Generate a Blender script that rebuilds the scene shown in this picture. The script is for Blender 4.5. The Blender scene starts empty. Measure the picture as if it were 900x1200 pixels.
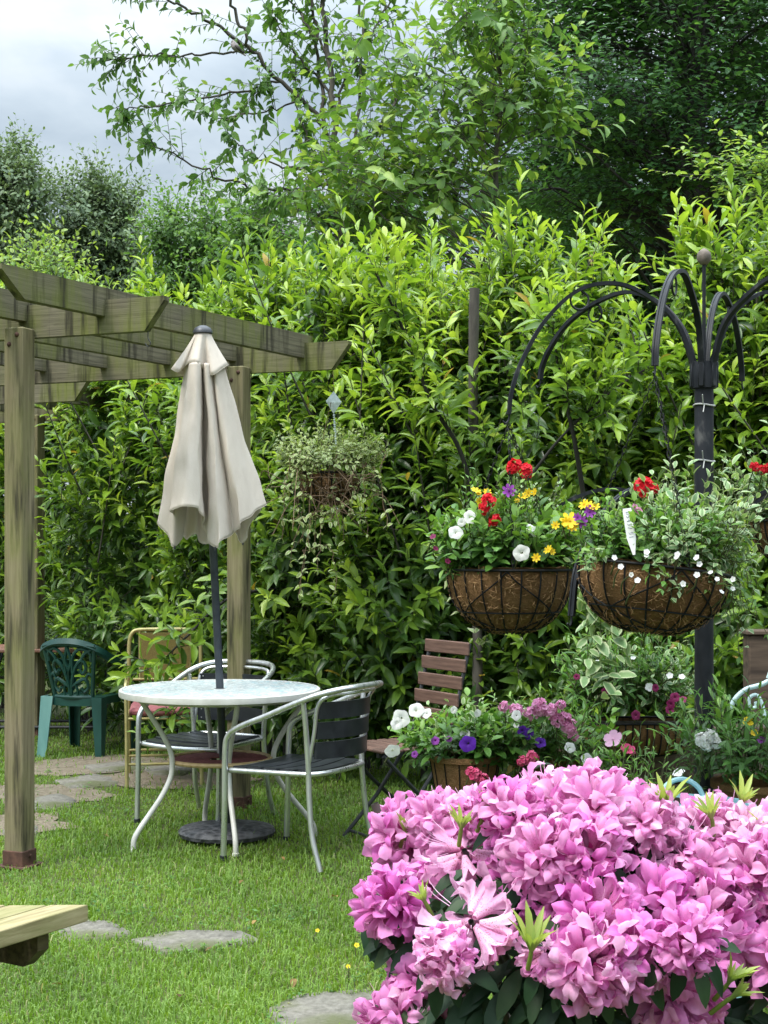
import bpy, math, random
import numpy as np
R = math.radians
random.seed(7)
rng = np.random.default_rng(11)
scene = bpy.context.scene
COL = scene.collection

# ---------------------------------------------------------------- camera, sky, sun, exposure
CAM_H, FPX, HORIZON = 1.39, 1740.0, 640.0
cam_data = bpy.data.cameras.new("camera")
cam_data.sensor_fit = 'VERTICAL'
cam_data.sensor_height = 36.0
cam_data.lens = FPX / 1200.0 * 36.0
cam_data.shift_y = (HORIZON - 600.0) / 1200.0
cam_data.clip_start = 0.05
cam_data.clip_end = 1500.0
cam = bpy.data.objects.new("camera", cam_data)
cam.location = (0, 0, CAM_H)
cam.rotation_euler = (R(90), 0, 0)
COL.objects.link(cam)
scene.camera = cam

SUN_EL, SUN_AZ = 56.0, 228.0          # azimuth clockwise from +Y: behind the camera, to the left
world = bpy.data.worlds.new("World")
scene.world = world
world.use_nodes = True
wt = world.node_tree
wt.nodes.clear()
def wn(t, **k):
    n = wt.nodes.new(t)
    for a, b in k.items(): setattr(n, a, b)
    return n
out = wn('ShaderNodeOutputWorld')
sky = wn('ShaderNodeTexSky', sky_type='NISHITA', sun_disc=False, sun_elevation=R(SUN_EL), sun_rotation=R(SUN_AZ))
bg1 = wn('ShaderNodeBackground'); bg1.inputs[1].default_value = 0.07
wt.links.new(sky.outputs[0], bg1.inputs[0])
tc = wn('ShaderNodeTexCoord')
sep = wn('ShaderNodeSeparateXYZ'); wt.links.new(tc.outputs['Generated'], sep.inputs[0])
zz = wn('ShaderNodeMath', operation='MAXIMUM'); zz.inputs[1].default_value = 0.0
wt.links.new(sep.outputs[2], zz.inputs[0])
za = wn('ShaderNodeMath', operation='ADD'); za.inputs[1].default_value = 0.22
wt.links.new(zz.outputs[0], za.inputs[0])
dv = wn('ShaderNodeVectorMath', operation='SCALE')
inv = wn('ShaderNodeMath', operation='DIVIDE'); inv.inputs[0].default_value = 1.0
wt.links.new(za.outputs[0], inv.inputs[1])
wt.links.new(tc.outputs['Generated'], dv.inputs[0]); wt.links.new(inv.outputs[0], dv.inputs['Scale'])
mp = wn('ShaderNodeMapping'); mp.inputs['Location'].default_value = (2.55, 0.42, 0.0)
wt.links.new(dv.outputs[0], mp.inputs[0])
nz = wn('ShaderNodeTexNoise'); nz.inputs['Scale'].default_value = 2.3
nz.inputs['Detail'].default_value = 6; nz.inputs['Roughness'].default_value = 0.5
nz.inputs['Distortion'].default_value = 0.3
wt.links.new(mp.outputs[0], nz.inputs['Vector'])
cr = wn('ShaderNodeValToRGB')
cr.color_ramp.elements[0].position = 0.36; cr.color_ramp.elements[0].color = (0.27, 0.33, 0.39, 1)
cr.color_ramp.elements[1].position = 0.66; cr.color_ramp.elements[1].color = (0.60, 0.63, 0.65, 1)
e = cr.color_ramp.elements.new(0.5); e.color = (0.40, 0.46, 0.51, 1)
wt.links.new(nz.outputs[0], cr.inputs[0])
# an overcast sky is brighter overhead than near the horizon
br = wn('ShaderNodeMath', operation='MULTIPLY_ADD'); br.inputs[1].default_value = 5.4; br.inputs[2].default_value = 0.48
pw = wn('ShaderNodeMath', operation='POWER'); pw.inputs[1].default_value = 2.5
wt.links.new(zz.outputs[0], pw.inputs[0])
wt.links.new(pw.outputs[0], br.inputs[0])
bg2 = wn('ShaderNodeBackground')
wt.links.new(cr.outputs[0], bg2.inputs[0]); wt.links.new(br.outputs[0], bg2.inputs[1])
mx = wn('ShaderNodeMixShader'); mx.inputs[0].default_value = 0.9
wt.links.new(bg1.outputs[0], mx.inputs[1]); wt.links.new(bg2.outputs[0], mx.inputs[2])
wt.links.new(mx.outputs[0], out.inputs[0])

sd = bpy.data.lights.new("sun", 'SUN')
sd.energy = 1.2
sd.angle = R(14)
sd.color = (1.0, 0.955, 0.88)
so = bpy.data.objects.new("sun", sd)
so.rotation_euler = (R(90 - SUN_EL), 0, R(-SUN_AZ + 180))
COL.objects.link(so)

scene.view_settings.view_transform = 'Standard'
scene.view_settings.look = 'None'
scene.view_settings.gamma = 1.0
scene.view_settings.exposure = 1.38
scene.view_settings.use_curve_mapping = False
scene.cycles.max_bounces = 7
scene.cycles.diffuse_bounces = 4
scene.cycles.glossy_bounces = 2
scene.cycles.transmission_bounces = 4
scene.cycles.caustics_reflective = False
scene.cycles.caustics_refractive = False
scene.cycles.sample_clamp_indirect = 6

def W(px, py, Y):
    """the point at depth Y behind photograph pixel (px, py)"""
    return np.array([(px - 450.0) / FPX * Y, Y, CAM_H - (py - HORIZON) / FPX * Y])

# ---------------------------------------------------------------- materials
MATS = {}
def newmat(name):
    m = bpy.data.materials.new(name); m.use_nodes = True
    nt = m.node_tree; nt.nodes.clear()
    o = nt.nodes.new('ShaderNodeOutputMaterial')
    return m, nt, o
def noise(nt, scale=(1, 1, 1), s=5.0, detail=4.0, rough=.55, coord='Object', dist=0.0):
    tc = nt.nodes.new('ShaderNodeTexCoord'); mp = nt.nodes.new('ShaderNodeMapping')
    mp.inputs['Scale'].default_value = scale
    nt.links.new(tc.outputs[coord], mp.inputs[0])
    n = nt.nodes.new('ShaderNodeTexNoise')
    n.inputs['Scale'].default_value = s; n.inputs['Detail'].default_value = detail; n.inputs['Roughness'].default_value = rough
    n.inputs['Distortion'].default_value = dist
    nt.links.new(mp.outputs[0], n.inputs['Vector'])
    return n.outputs[0]
def ramp(nt, src, stops):
    r = nt.nodes.new('ShaderNodeValToRGB')
    el = r.color_ramp.elements
    while len(el) < len(stops): el.new(0.5)
    for q, (p, c) in zip(el, stops):
        q.position = p; q.color = (*c, 1) if len(c) == 3 else c
    nt.links.new(src, r.inputs[0])
    return r.outputs[0]
def mixc(nt, fac, a, b, mode='MIX'):
    m = nt.nodes.new('ShaderNodeMix'); m.data_type = 'RGBA'; m.blend_type = mode
    for v, i in ((fac, 0), (a, 6), (b, 7)):
        if hasattr(v, 'is_linked') or hasattr(v, 'links'): nt.links.new(v, m.inputs[i])
        elif isinstance(v, (int, float)): m.inputs[i].default_value = v
        else: m.inputs[i].default_value = (*v, 1)
    return m.outputs[2]
def bumped(nt, src, strength=.3, dist=.01):
    b = nt.nodes.new('ShaderNodeBump'); b.inputs['Strength'].default_value = strength; b.inputs['Distance'].default_value = dist
    nt.links.new(src, b.inputs['Height']); return b.outputs[0]
def principled(nt, o, col, rough=.5, metal=0., normal=None, spec=.5):
    p = nt.nodes.new('ShaderNodeBsdfPrincipled')
    if isinstance(col, tuple): p.inputs['Base Color'].default_value = (*col, 1)
    else: nt.links.new(col, p.inputs['Base Color'])
    if isinstance(rough, (int, float)): p.inputs['Roughness'].default_value = rough
    else: nt.links.new(rough, p.inputs['Roughness'])
    p.inputs['Metallic'].default_value = metal
    p.inputs['Specular IOR Level'].default_value = spec
    if normal is not None: nt.links.new(normal, p.inputs['Normal'])
    if o is not None: nt.links.new(p.outputs[0], o.inputs[0])
    return p
def simple(name, c1, c2, rough=.5, metal=0., s=8., stretch=(1, 1, 1), bump=.0, spec=.5, detail=5., lo=.35, hi=.65, bdist=.004):
    m, nt, o = newmat(name)
    n = noise(nt, stretch, s, detail)
    c = ramp(nt, n, [(lo, c1), (hi, c2)])
    nb = bumped(nt, n, bump, bdist) if bump else None
    principled(nt, o, c, rough, metal, nb, spec)
    return m
def attr(nt, name):
    a = nt.nodes.new('ShaderNodeAttribute'); a.attribute_name = name
    return a.outputs['Fac']
def leafmat(name, stops, rough=.38, spec=.5, trans=.28, edge=None, under=1.0, undercol=(.2, .3, .12), edge_lo=.55, edge_hi=.8, tr_gain=1.6):
    """stops: colours along the leaf's own 'age' (old .. young)"""
    m, nt, o = newmat(name)
    col = ramp(nt, attr(nt, 'age'), stops)
    n = noise(nt, (1, 1, 1), 30., 3.)
    col = mixc(nt, .35, col, ramp(nt, n, [(.3, (.55, .6, .5)), (.7, (1.25, 1.2, 1.1))]), 'MULTIPLY')
    if edge is not None:
        f = ramp(nt, attr(nt, 'edge'), [(edge_lo, (0, 0, 0)), (edge_hi, (1, 1, 1))])
        col = mixc(nt, f, col, edge)
    g = nt.nodes.new('ShaderNodeNewGeometry')
    cb = mixc(nt, .3 * under, col, undercol)
    colf = mixc(nt, g.outputs['Backfacing'], col, cb)
    p = principled(nt, None, colf, rough, 0., None, spec)
    t = nt.nodes.new('ShaderNodeBsdfTranslucent')
    sat = nt.nodes.new('ShaderNodeMix'); sat.data_type = 'RGBA'; sat.blend_type = 'MULTIPLY'
    sat.inputs[0].default_value = 1.0; sat.inputs[7].default_value = (tr_gain, tr_gain, tr_gain * .55, 1)
    nt.links.new(col, sat.inputs[6])
    nt.links.new(sat.outputs[2], t.inputs[0])
    mxs = nt.nodes.new('ShaderNodeMixShader'); mxs.inputs[0].default_value = trans
    nt.links.new(p.outputs[0], mxs.inputs[1]); nt.links.new(t.outputs[0], mxs.inputs[2])
    nt.links.new(mxs.outputs[0], o.inputs[0])
    return m

# ---------------------------------------------------------------- mesh helpers
def unit(v):
    v = np.asarray(v, float)
    return v / np.maximum(np.linalg.norm(v, axis=-1, keepdims=True), 1e-9)
def mesh_from(name, V, F, smooth=True, attrs=None):
    """V (n,3); F list of (k,m) index arrays, each with its own face size"""
    me = bpy.data.meshes.new(name)
    V = np.ascontiguousarray(V, dtype=np.float32)
    F = [np.asarray(f, dtype=np.int32) for f in F if len(f)]
    me.vertices.add(len(V)); me.vertices.foreach_set('co', V.ravel())
    loops = np.concatenate([f.ravel() for f in F])
    sizes = np.concatenate([np.full(len(f), f.shape[1], np.int32) for f in F])
    starts = np.concatenate([[0], np.cumsum(sizes)[:-1]]).astype(np.int32)
    me.loops.add(len(loops)); me.loops.foreach_set('vertex_index', loops)
    me.polygons.add(len(sizes)); me.polygons.foreach_set('loop_start', starts)
    me.polygons.foreach_set('use_smooth', np.full(len(sizes), bool(smooth)))
    for k, a in (attrs or {}).items():
        at = me.attributes.new(k, 'FLOAT', 'POINT')
        at.data.foreach_set('value', np.ascontiguousarray(a, dtype=np.float32))
    me.update(calc_edges=True)
    return me
def root_loc(o):
    p = np.zeros(3)
    while o is not None:
        p += np.array(o.location); o = o.parent
    return p
def link(name, me, mat, parent=None):
    o = bpy.data.objects.new(name, me)
    if mat is not None and not me.materials:
        for q in (mat if isinstance(mat, (list, tuple)) else [mat]): me.materials.append(q)
    COL.objects.link(o)
    if parent is not None: o.parent = parent
    return o
def tag(o, label, cat, group=None, kind=None):
    if label: o['label'] = label
    if cat: o['category'] = cat
    if group: o['group'] = group
    if kind: o['kind'] = kind
    return o
def thing(name, label, cat, loc=(0, 0, 0), rz=0., group=None):
    o = bpy.data.objects.new(name, None)
    o.empty_display_size = .1
    o.location = loc; o.rotation_euler = (0, 0, rz)
    COL.objects.link(o)
    return tag(o, label, cat, group)
def copy_tree(o, parent=None):
    c = o.copy(); COL.objects.link(c)
    if parent is not None: c.parent = parent
    for ch in list(o.children): copy_tree(ch, c)
    return c
def rot_z(a):
    c, s = math.cos(a), math.sin(a)
    return np.array([[c, -s, 0], [s, c, 0], [0, 0, 1.]])
def rot_x(a):
    c, s = math.cos(a), math.sin(a)
    return np.array([[1., 0, 0], [0, c, -s], [0, s, c]])
def rot_y(a):
    c, s = math.cos(a), math.sin(a)
    return np.array([[c, 0, s], [0, 1., 0], [-s, 0, c]])
def frames(P, closed=False):
    P = np.asarray(P, float)
    if closed: T = np.roll(P, -1, 0) - np.roll(P, 1, 0)
    else:
        T = np.empty_like(P); T[1:-1] = P[2:] - P[:-2]; T[0] = P[1] - P[0]; T[-1] = P[-1] - P[-2]
    T = unit(T)
    A = np.zeros_like(P)
    h = np.array([0, 0, 1.]) if abs(T[0][2]) < .9 else np.array([1., 0, 0])
    a = h - T[0] * h.dot(T[0]); a /= np.linalg.norm(a)
    for i in range(len(P)):
        a = a - T[i] * a.dot(T[i]); a = a / max(np.linalg.norm(a), 1e-9); A[i] = a
    return T, A, np.cross(T, A)
def crom(P, n=6, closed=False):
    """Catmull-Rom through the points"""
    P = np.asarray(P, float)
    if closed: Q = np.vstack([P[-1:], P, P[:2]])
    else: Q = np.vstack([2 * P[0] - P[1], P, 2 * P[-1] - P[-2]])
    o = []
    t = np.linspace(0, 1, n, endpoint=False)[:, None]
    for i in range(1, len(Q) - 2):
        a, b, c, d = Q[i - 1], Q[i], Q[i + 1], Q[i + 2]
        o.append(.5 * (2 * b + (c - a) * t + (2 * a - 5 * b + 4 * c - d) * t ** 2 + (3 * b - a - 3 * c + d) * t ** 3))
    o = np.vstack(o)
    return o if closed else np.vstack([o, P[-1:]])
class MB:
    def __init__(s): s.V = []; s.F = {}; s.n = 0; s.A = {}
    def add(s, V, F, M=None, loc=None):
        V = np.asarray(V, float)
        if M is not None: V = V @ np.asarray(M).T
        if loc is not None: V = V + np.asarray(loc)
        for f in F: s.F.setdefault(len(f), []).append([i + s.n for i in f])
        s.V.append(V); s.n += len(V); return s
    def addq(s, V, Fq):
        s.F.setdefault(Fq.shape[1], []).extend((Fq + s.n).tolist()); s.V.append(V); s.n += len(V); return s
    def box(s, c, size, M=None, bevel=.0, taper=None):
        """chamfered box, centre c, full sizes"""
        hx, hy, hz = np.array(size) / 2.
        b = min(bevel, hx * .9, hy * .9, hz * .9)
        if b <= 0:
            V = np.array([[x, y, z] for x in (-hx, hx) for y in (-hy, hy) for z in (-hz, hz)])
            F = [(0, 1, 3, 2), (4, 6, 7, 5), (0, 4, 5, 1), (2, 3, 7, 6), (0, 2, 6, 4), (1, 5, 7, 3)]
        else:
            V = []; idx = {}
            for sx in (-1, 1):
                for sy in (-1, 1):
                    for sz in (-1, 1):
                        for ax in range(3):
                            h = [hx - b, hy - b, hz - b]; h[ax] += b
                            idx[(sx, sy, sz, ax)] = len(V); V.append([sx * h[0], sy * h[1], sz * h[2]])
            F = []
            S = (-1, 1)
            for ax in range(3):
                o1, o2 = [i for i in range(3) if i != ax]
                for sg in S:
                    q = []
                    for (u, v) in ((-1, -1), (1, -1), (1, 1), (-1, 1)):
                        k = [0, 0, 0]; k[ax] = sg; k[o1] = u; k[o2] = v; q.append(idx[(*k, ax)])
                    n = np.cross(np.subtract(V[q[1]], V[q[0]]), np.subtract(V[q[2]], V[q[1]]))
                    F.append(tuple(q) if n[ax] * sg > 0 else tuple(q[::-1]))
            for e in range(3):
                o1, o2 = [i for i in range(3) if i != e]
                for a in S:
                    for c2 in S:
                        k0 = [0, 0, 0]; k0[o1] = a; k0[o2] = c2; k1 = list(k0); k0[e] = -1; k1[e] = 1
                        q = [idx[(*k0, o1)], idx[(*k1, o1)], idx[(*k1, o2)], idx[(*k0, o2)]]
                        n = np.cross(np.subtract(V[q[1]], V[q[0]]), np.subtract(V[q[2]], V[q[1]]))
                        F.append(tuple(q) if n[o1] * a + n[o2] * c2 > 0 else tuple(q[::-1]))
            for sx in S:
                for sy in S:
                    for sz in S:
                        q = [idx[(sx, sy, sz, i)] for i in range(3)]
                        F.append(tuple(q) if sx * sy * sz > 0 else tuple(q[::-1]))
            V = np.array(V)
        return s.add(V, F, M, c)
    def tube(s, P, r, n=8, closed=False, cap=True, prof=None):
        """tube through P; prof = (k,2) cross-section in units of r (default circle)"""
        P = np.asarray(P, float)
        T, A, B = frames(P, closed)
        if prof is None:
            a = np.linspace(0, 2 * math.pi, n, endpoint=False); prof = np.stack([np.cos(a), np.sin(a)], 1)
        prof = np.asarray(prof, float); n = len(prof)
        r = np.broadcast_to(np.asarray(r, float), (len(P),))
        V = P[:, None] + r[:, None, None] * (prof[None, :, :1] * A[:, None] + prof[None, :, 1:] * B[:, None])
        m = len(P)
        F = []
        for i in range(m if closed else m - 1):
            j = (i + 1) % m
            for k in range(n):
                l = (k + 1) % n
                F.append((i * n + k, i * n + l, j * n + l, j * n + k))
        if cap and not closed:
            F.append(tuple(range(n))[::-1]); F.append(tuple((m - 1) * n + k for k in range(n)))
        return s.add(V.reshape(-1, 3), F)
    def lathe(s, prof, n=32, c=(0, 0, 0), M=None, close=False):
        """prof list of (r,z)"""
        prof = np.asarray(prof, float); m = len(prof)
        a = np.linspace(0, 2 * math.pi, n, endpoint=False)
        V = np.stack([prof[:, 0, None] * np.cos(a), prof[:, 0, None] * np.sin(a), np.repeat(prof[:, 1, None], n, 1)], 2).reshape(-1, 3)
        F = []
        for i in range(m if close else m - 1):
            j = (i + 1) % m
            for k in range(n):
                l = (k + 1) % n
                F.append((i * n + k, i * n + l, j * n + l, j * n + k))
        return s.add(V, F, M, c)
    def prism(s, poly, t0, t1, M=None, loc=None):
        """poly (k,2) in local x,z; extruded along local y"""
        k = len(poly)
        V = [(x, t0, z) for x, z in poly] + [(x, t1, z) for x, z in poly]
        F = [tuple(range(k)), tuple(range(2 * k - 1, k - 1, -1))]
        for i in range(k):
            j = (i + 1) % k
            F.append((j, i, k + i, k + j))
        return s.add(V, F, M, loc)
    def build(s, name, mat, parent=None, smooth=True, world=False, sharp=40):
        V = np.vstack(s.V)
        if world and parent is not None: V = V - root_loc(parent)
        me = mesh_from(name, V, [np.array(f) for f in s.F.values()], smooth)
        if smooth and sharp: 
            try: me.set_sharp_from_angle(angle=R(sharp))
            except Exception: pass
        return link(name, me, mat, parent)
def multi_tube(P, r, n=3):
    """P (S,M,3), r (S,M) -> V, quads"""
    S, Mn, _ = P.shape
    T = np.empty_like(P); T[:, 1:-1] = P[:, 2:] - P[:, :-2]; T[:, 0] = P[:, 1] - P[:, 0]; T[:, -1] = P[:, -1] - P[:, -2]
    T = unit(T)
    h = np.tile(np.array([.31, .52, .8]), (S, Mn, 1))
    A = unit(np.cross(T, h)); B = np.cross(T, A)
    a = np.linspace(0, 2 * math.pi, n, endpoint=False)
    V = P[:, :, None] + r[:, :, None, None] * (np.cos(a)[None, None, :, None] * A[:, :, None] + np.sin(a)[None, None, :, None] * B[:, :, None])
    base = (np.arange(S)[:, None, None] * Mn + np.arange(Mn - 1)[None, :, None]) * n
    k = np.arange(n)[None, None]; l = (k + 1) % n
    Q = np.stack([base + k, base + l, base + n + l, base + n + k], -1).reshape(-1, 4)
    return V.reshape(-1, 3), Q

# ---------------------------------------------------------------- leaves
def leaf_tmpl(rows, fold=.25, arc=.25, twist=0., wave=0.):
    """rows: (t, half width); returns V (n,3), quads, edge attr; length 1 along +Y, upper face +Z"""
    V = []; E = []
    for t, w in rows:
        z = -arc * t * t + wave * math.sin(t * 9)
        V += [(-w, t, z + fold * w), (0, t, z), (w, t, z + fold * w)]; E += [1, 0, 1]
    Q = []
    for i in range(len(rows) - 1):
        a = i * 3
        Q += [(a, a + 1, a + 4, a + 3), (a + 1, a + 2, a + 5, a + 4)]
    Q = [q for q in Q]
    V = np.array(V, float)
    return V, np.array(Q), np.array(E, float)
LAUREL = leaf_tmpl([(0, .012), (.2, .105), (.48, .165), (.78, .12), (1, .008)], .5, .3)
BIG = leaf_tmpl([(0, .012), (.15, .09), (.4, .17), (.65, .175), (.88, .1), (1, .01)], .35, .4)
OVAL = leaf_tmpl([(0, .02), (.25, .24), (.6, .27), (.88, .15), (1, .02)], .3, .25)
LANCE = leaf_tmpl([(0, .015), (.35, .11), (.75, .085), (1, .01)], .4, .25)
SMALL = leaf_tmpl([(0, .05), (.45, .3), (1, .03)], .3, .2)
CHERRY = leaf_tmpl([(0, .015), (.25, .19), (.55, .22), (.82, .11), (1, .008)], .35, .35)

def scatter(P, D, N, S, tmpl, wide=1.0):
    TV, TQ, TE = tmpl
    D = unit(D); X = unit(np.cross(D, N)); Z = np.cross(X, D)
    S = np.broadcast_to(np.asarray(S, float), (len(P),))[:, None, None]
    V = P[:, None] + S * (wide * TV[None, :, :1] * X[:, None] + TV[None, :, 1:2] * D[:, None] + TV[None, :, 2:] * Z[:, None])
    nv = len(TV)
    Q = (TQ[None] + (np.arange(len(P)) * nv)[:, None, None]).reshape(-1, 4)
    return V.reshape(-1, 3), Q, np.tile(TE, len(P))
class Leaves:
    """collects leaves, possibly of several shapes, into one foliage mesh"""
    def __init__(s): s.V = []; s.Q = []; s.E = []; s.A = []; s.n = 0
    def put(s, P, D, N, S, age, tmpl=LAUREL, wide=1.0):
        V, Q, E = scatter(P, D, N, S, tmpl, wide)
        s.V.append(V); s.Q.append(Q + s.n); s.E.append(E); s.n += len(V)
        s.A.append(np.repeat(np.broadcast_to(age, (len(P),)), len(tmpl[0])))
    def build(s, name, mat, parent):
        V = np.vstack(s.V) - root_loc(parent)
        me = mesh_from(name, V, [np.vstack(s.Q)], True, {'age': np.concatenate(s.A), 'edge': np.concatenate(s.E)})
        return link(name, me, mat, parent)
class Stems:
    def __init__(s): s.V = []; s.Q = []; s.n = 0
    def put(s, P, r, n=3):
        V, Q = multi_tube(P, r, n); s.V.append(V); s.Q.append(Q + s.n); s.n += len(V)
    def line(s, P, r0, r1, n=6):
        P = np.asarray(P, float)[None]; s.put(P, np.linspace(r0, r1, P.shape[1])[None], n)
    def build(s, name, mat, parent):
        return link(name, mesh_from(name, np.vstack(s.V) - root_loc(parent), [np.vstack(s.Q)], True), mat, parent)

UP = np.array([0, 0, 1.])
def shoots(L, St, B, Dir, length, K, leaf, age, tmpl=LAUREL, rise=.15, a0=70, a1=22, droop=.25, jit=.12, t0=.12, sr=.003, wide=1.0, prof=.5, nup=.6, flat=0.):
    """S leafy shoots; B,Dir (S,3), length (S,), age (S,) tip youth"""
    S = len(B)
    Dir = unit(Dir); length = np.broadcast_to(length, (S,)); age = np.broadcast_to(age, (S,))
    leaf = np.broadcast_to(leaf, (S,))
    t = np.linspace(t0, 1, K)[None, :, None]
    def at(t): return B[:, None] + Dir[:, None] * length[:, None, None] * t + UP * (rise * length[:, None, None] * t * t)
    P = at(t)
    T = unit(Dir[:, None] + UP * (2 * rise * t))
    h = np.tile(UP, (S, K, 1)) + rng.normal(0, .02, (S, K, 3))
    a = unit(np.cross(T, h) + 1e-6); b = np.cross(a, T)
    az = (rng.uniform(0, 6.28, (S, 1)) + 2.4 * np.arange(K)[None] + rng.normal(0, .35, (S, K)))
    if flat: az = np.where(np.arange(K)[None] % 2 == 0, 0., math.pi) + rng.normal(0, .35, (S, K)) * (1.6 - flat)
    rad = np.cos(az)[..., None] * a + np.sin(az)[..., None] * b
    al = np.radians(a0 + (a1 - a0) * t[..., 0] ** 1.3) + rng.normal(0, .16, (S, K))
    D = np.cos(al)[..., None] * T + np.sin(al)[..., None] * rad - UP * (droop * (1.15 - t)) + rng.normal(0, jit, (S, K, 3))
    N = T * 1.0 - rad * .25 + UP * nup + rng.normal(0, .2, (S, K, 3))
    sz = leaf[:, None] * ((1 - prof) + prof * np.sin(np.pi * np.clip(.18 + .72 * t[..., 0], 0, 1))) * rng.uniform(.6, 1.25, (S, K))
    ag = np.clip(age[:, None] * (.35 + .75 * t[..., 0] ** 1.2) + rng.normal(0, .10, (S, K)), 0.0, .94)
    ag[rng.random((S, K)) < .004] = 1.
    L.put(P.reshape(-1, 3), D.reshape(-1, 3), N.reshape(-1, 3), sz.ravel(), ag.ravel(), tmpl, wide)
    if St is not None and sr > 0:
        tt = np.array([0, .35, .7, 1.])[None, :, None]
        St.put(at(tt), np.tile(np.array([1., .85, .65, .4]) * sr, (S, 1)))
# ---------------------------------------------------------------- materials used by the setting
M_BARK = simple('bark', (.035, .03, .025), (.10, .088, .072), .9, 0, 14., (1, 1, .25), .6)
M_BARKDARK = simple('dark_bark', (.014, .013, .012), (.045, .04, .035), .9, 0, 8., (1, 1, .25), .6)
M_STEM = simple('green_stem', (.05, .06, .02), (.11, .12, .045), .6, 0, 20.)
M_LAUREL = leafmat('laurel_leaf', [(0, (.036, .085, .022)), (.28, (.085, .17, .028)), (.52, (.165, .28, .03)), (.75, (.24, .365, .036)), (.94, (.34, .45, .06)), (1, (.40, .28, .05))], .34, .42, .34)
M_CHERRY = leafmat('cherry_leaf', [(0, (.06, .14, .035)), (.6, (.15, .27, .055)), (1, (.30, .40, .09))], .45, .35, .36)
M_BEECH = leafmat('beech_leaf', [(0, (.035, .095, .035)), (.6, (.07, .175, .05)), (1, (.17, .31, .06))], .5, .3, .36)
M_BIRCH = leafmat('birch_leaf', [(0, (.10, .16, .085)), (.6, (.16, .23, .11)), (1, (.23, .30, .13))], .5, .4, .2)
M_BOX = leafmat('box_leaf', [(0, (.03, .08, .02)), (1, (.12, .22, .06))], .4, .4, .25)

# ---------------------------------------------------------------- lawn
def lawn_z(x, y):
    return .012 * np.sin(x * 2.1 + 1.3) * np.cos(y * 1.7) + .008 * np.sin(x * 5.3 + y * 3.1)
m, nt, o = newmat('soil_and_turf')
n1 = noise(nt, (1, 1, 1), 2.2, 6.); n2 = noise(nt, (1, 1, 1), 60., 4.)
c = mixc(nt, .5, ramp(nt, n1, [(.35, (.05, .07, .018)), (.7, (.10, .10, .04))]), ramp(nt, n2, [(.3, (.03, .035, .012)), (.7, (.09, .11, .035))]))
principled(nt, o, c, .95, 0, bumped(nt, n2, .6, .02), .2)
M_GROUND = m
xs = np.concatenate([[-400, -150, -60, -25, -12], np.linspace(-6, 6, 81), [12, 25, 60, 150, 400]])
ys = np.concatenate([[-60, -15, -4], np.linspace(-1, 15, 109), [20, 30, 60, 150, 400, 900]])
XX, YY = np.meshgrid(xs, ys)
near = (np.abs(XX) < 6.1) & (YY > -1.1) & (YY < 15.1)
V = np.stack([XX, YY, np.where(near, lawn_z(XX, YY), 0)], -1).reshape(-1, 3)
nx, ny = len(xs), len(ys)
ii, jj = np.meshgrid(np.arange(nx - 1), np.arange(ny - 1))
q = (jj * nx + ii).ravel()
ground = link('ground', mesh_from('ground', V, [np.stack([q, q + 1, q + nx + 1, q + nx], 1)], True), M_GROUND)
ground['kind'] = 'structure'

# worn bare patch of the old path under the far chairs
m, nt, o = newmat('bare_earth')
n1 = noise(nt, (1, 1, 1), 9., 6.); n2 = noise(nt, (1, 1, 1), 50., 4.)
c = mixc(nt, .5, ramp(nt, n1, [(.3, (.10, .075, .05)), (.7, (.22, .18, .13))]), ramp(nt, n2, [(.3, (.06, .05, .03)), (.7, (.26, .22, .16))]))
principled(nt, o, c, .95, 0, bumped(nt, n2, .5, .01), .2)
def blob_poly(cx, cy, rx, ry, n, rough, rot=0.):
    a = np.linspace(0, 2 * math.pi, n, endpoint=False)
    k = 1 + rough * rng.normal(0, 1, n)
    k = (k + np.roll(k, 1) + np.roll(k, -1)) / 3
    x, y = rx * k * np.cos(a), ry * k * np.sin(a)
    c, s = math.cos(rot), math.sin(rot)
    return np.stack([cx + c * x - s * y, cy + s * x + c * y], 1)
PATCHES = [(-1.75, 9.35, .55, .42), (-1.25, 8.75, .55, .3), (-1.95, 8.3, .42, .35), (-1.9, 7.4, .35, .28)]
V = []; F = []
for cx, cy, rx, ry in PATCHES:
    P = blob_poly(cx, cy, rx, ry, 28, .25)
    b = len(V); V.append((cx, cy, lawn_z(cx, cy) + .008))
    for x, y in P: V.append((x, y, lawn_z(x, y) + .006))
    for i in range(28): F.append((b, b + 1 + i, b + 1 + (i + 1) % 28))
bare = link('bare_soil', mesh_from('bare_soil', V, [np.array(F)], True), m)
bare['kind'] = 'structure'

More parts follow.
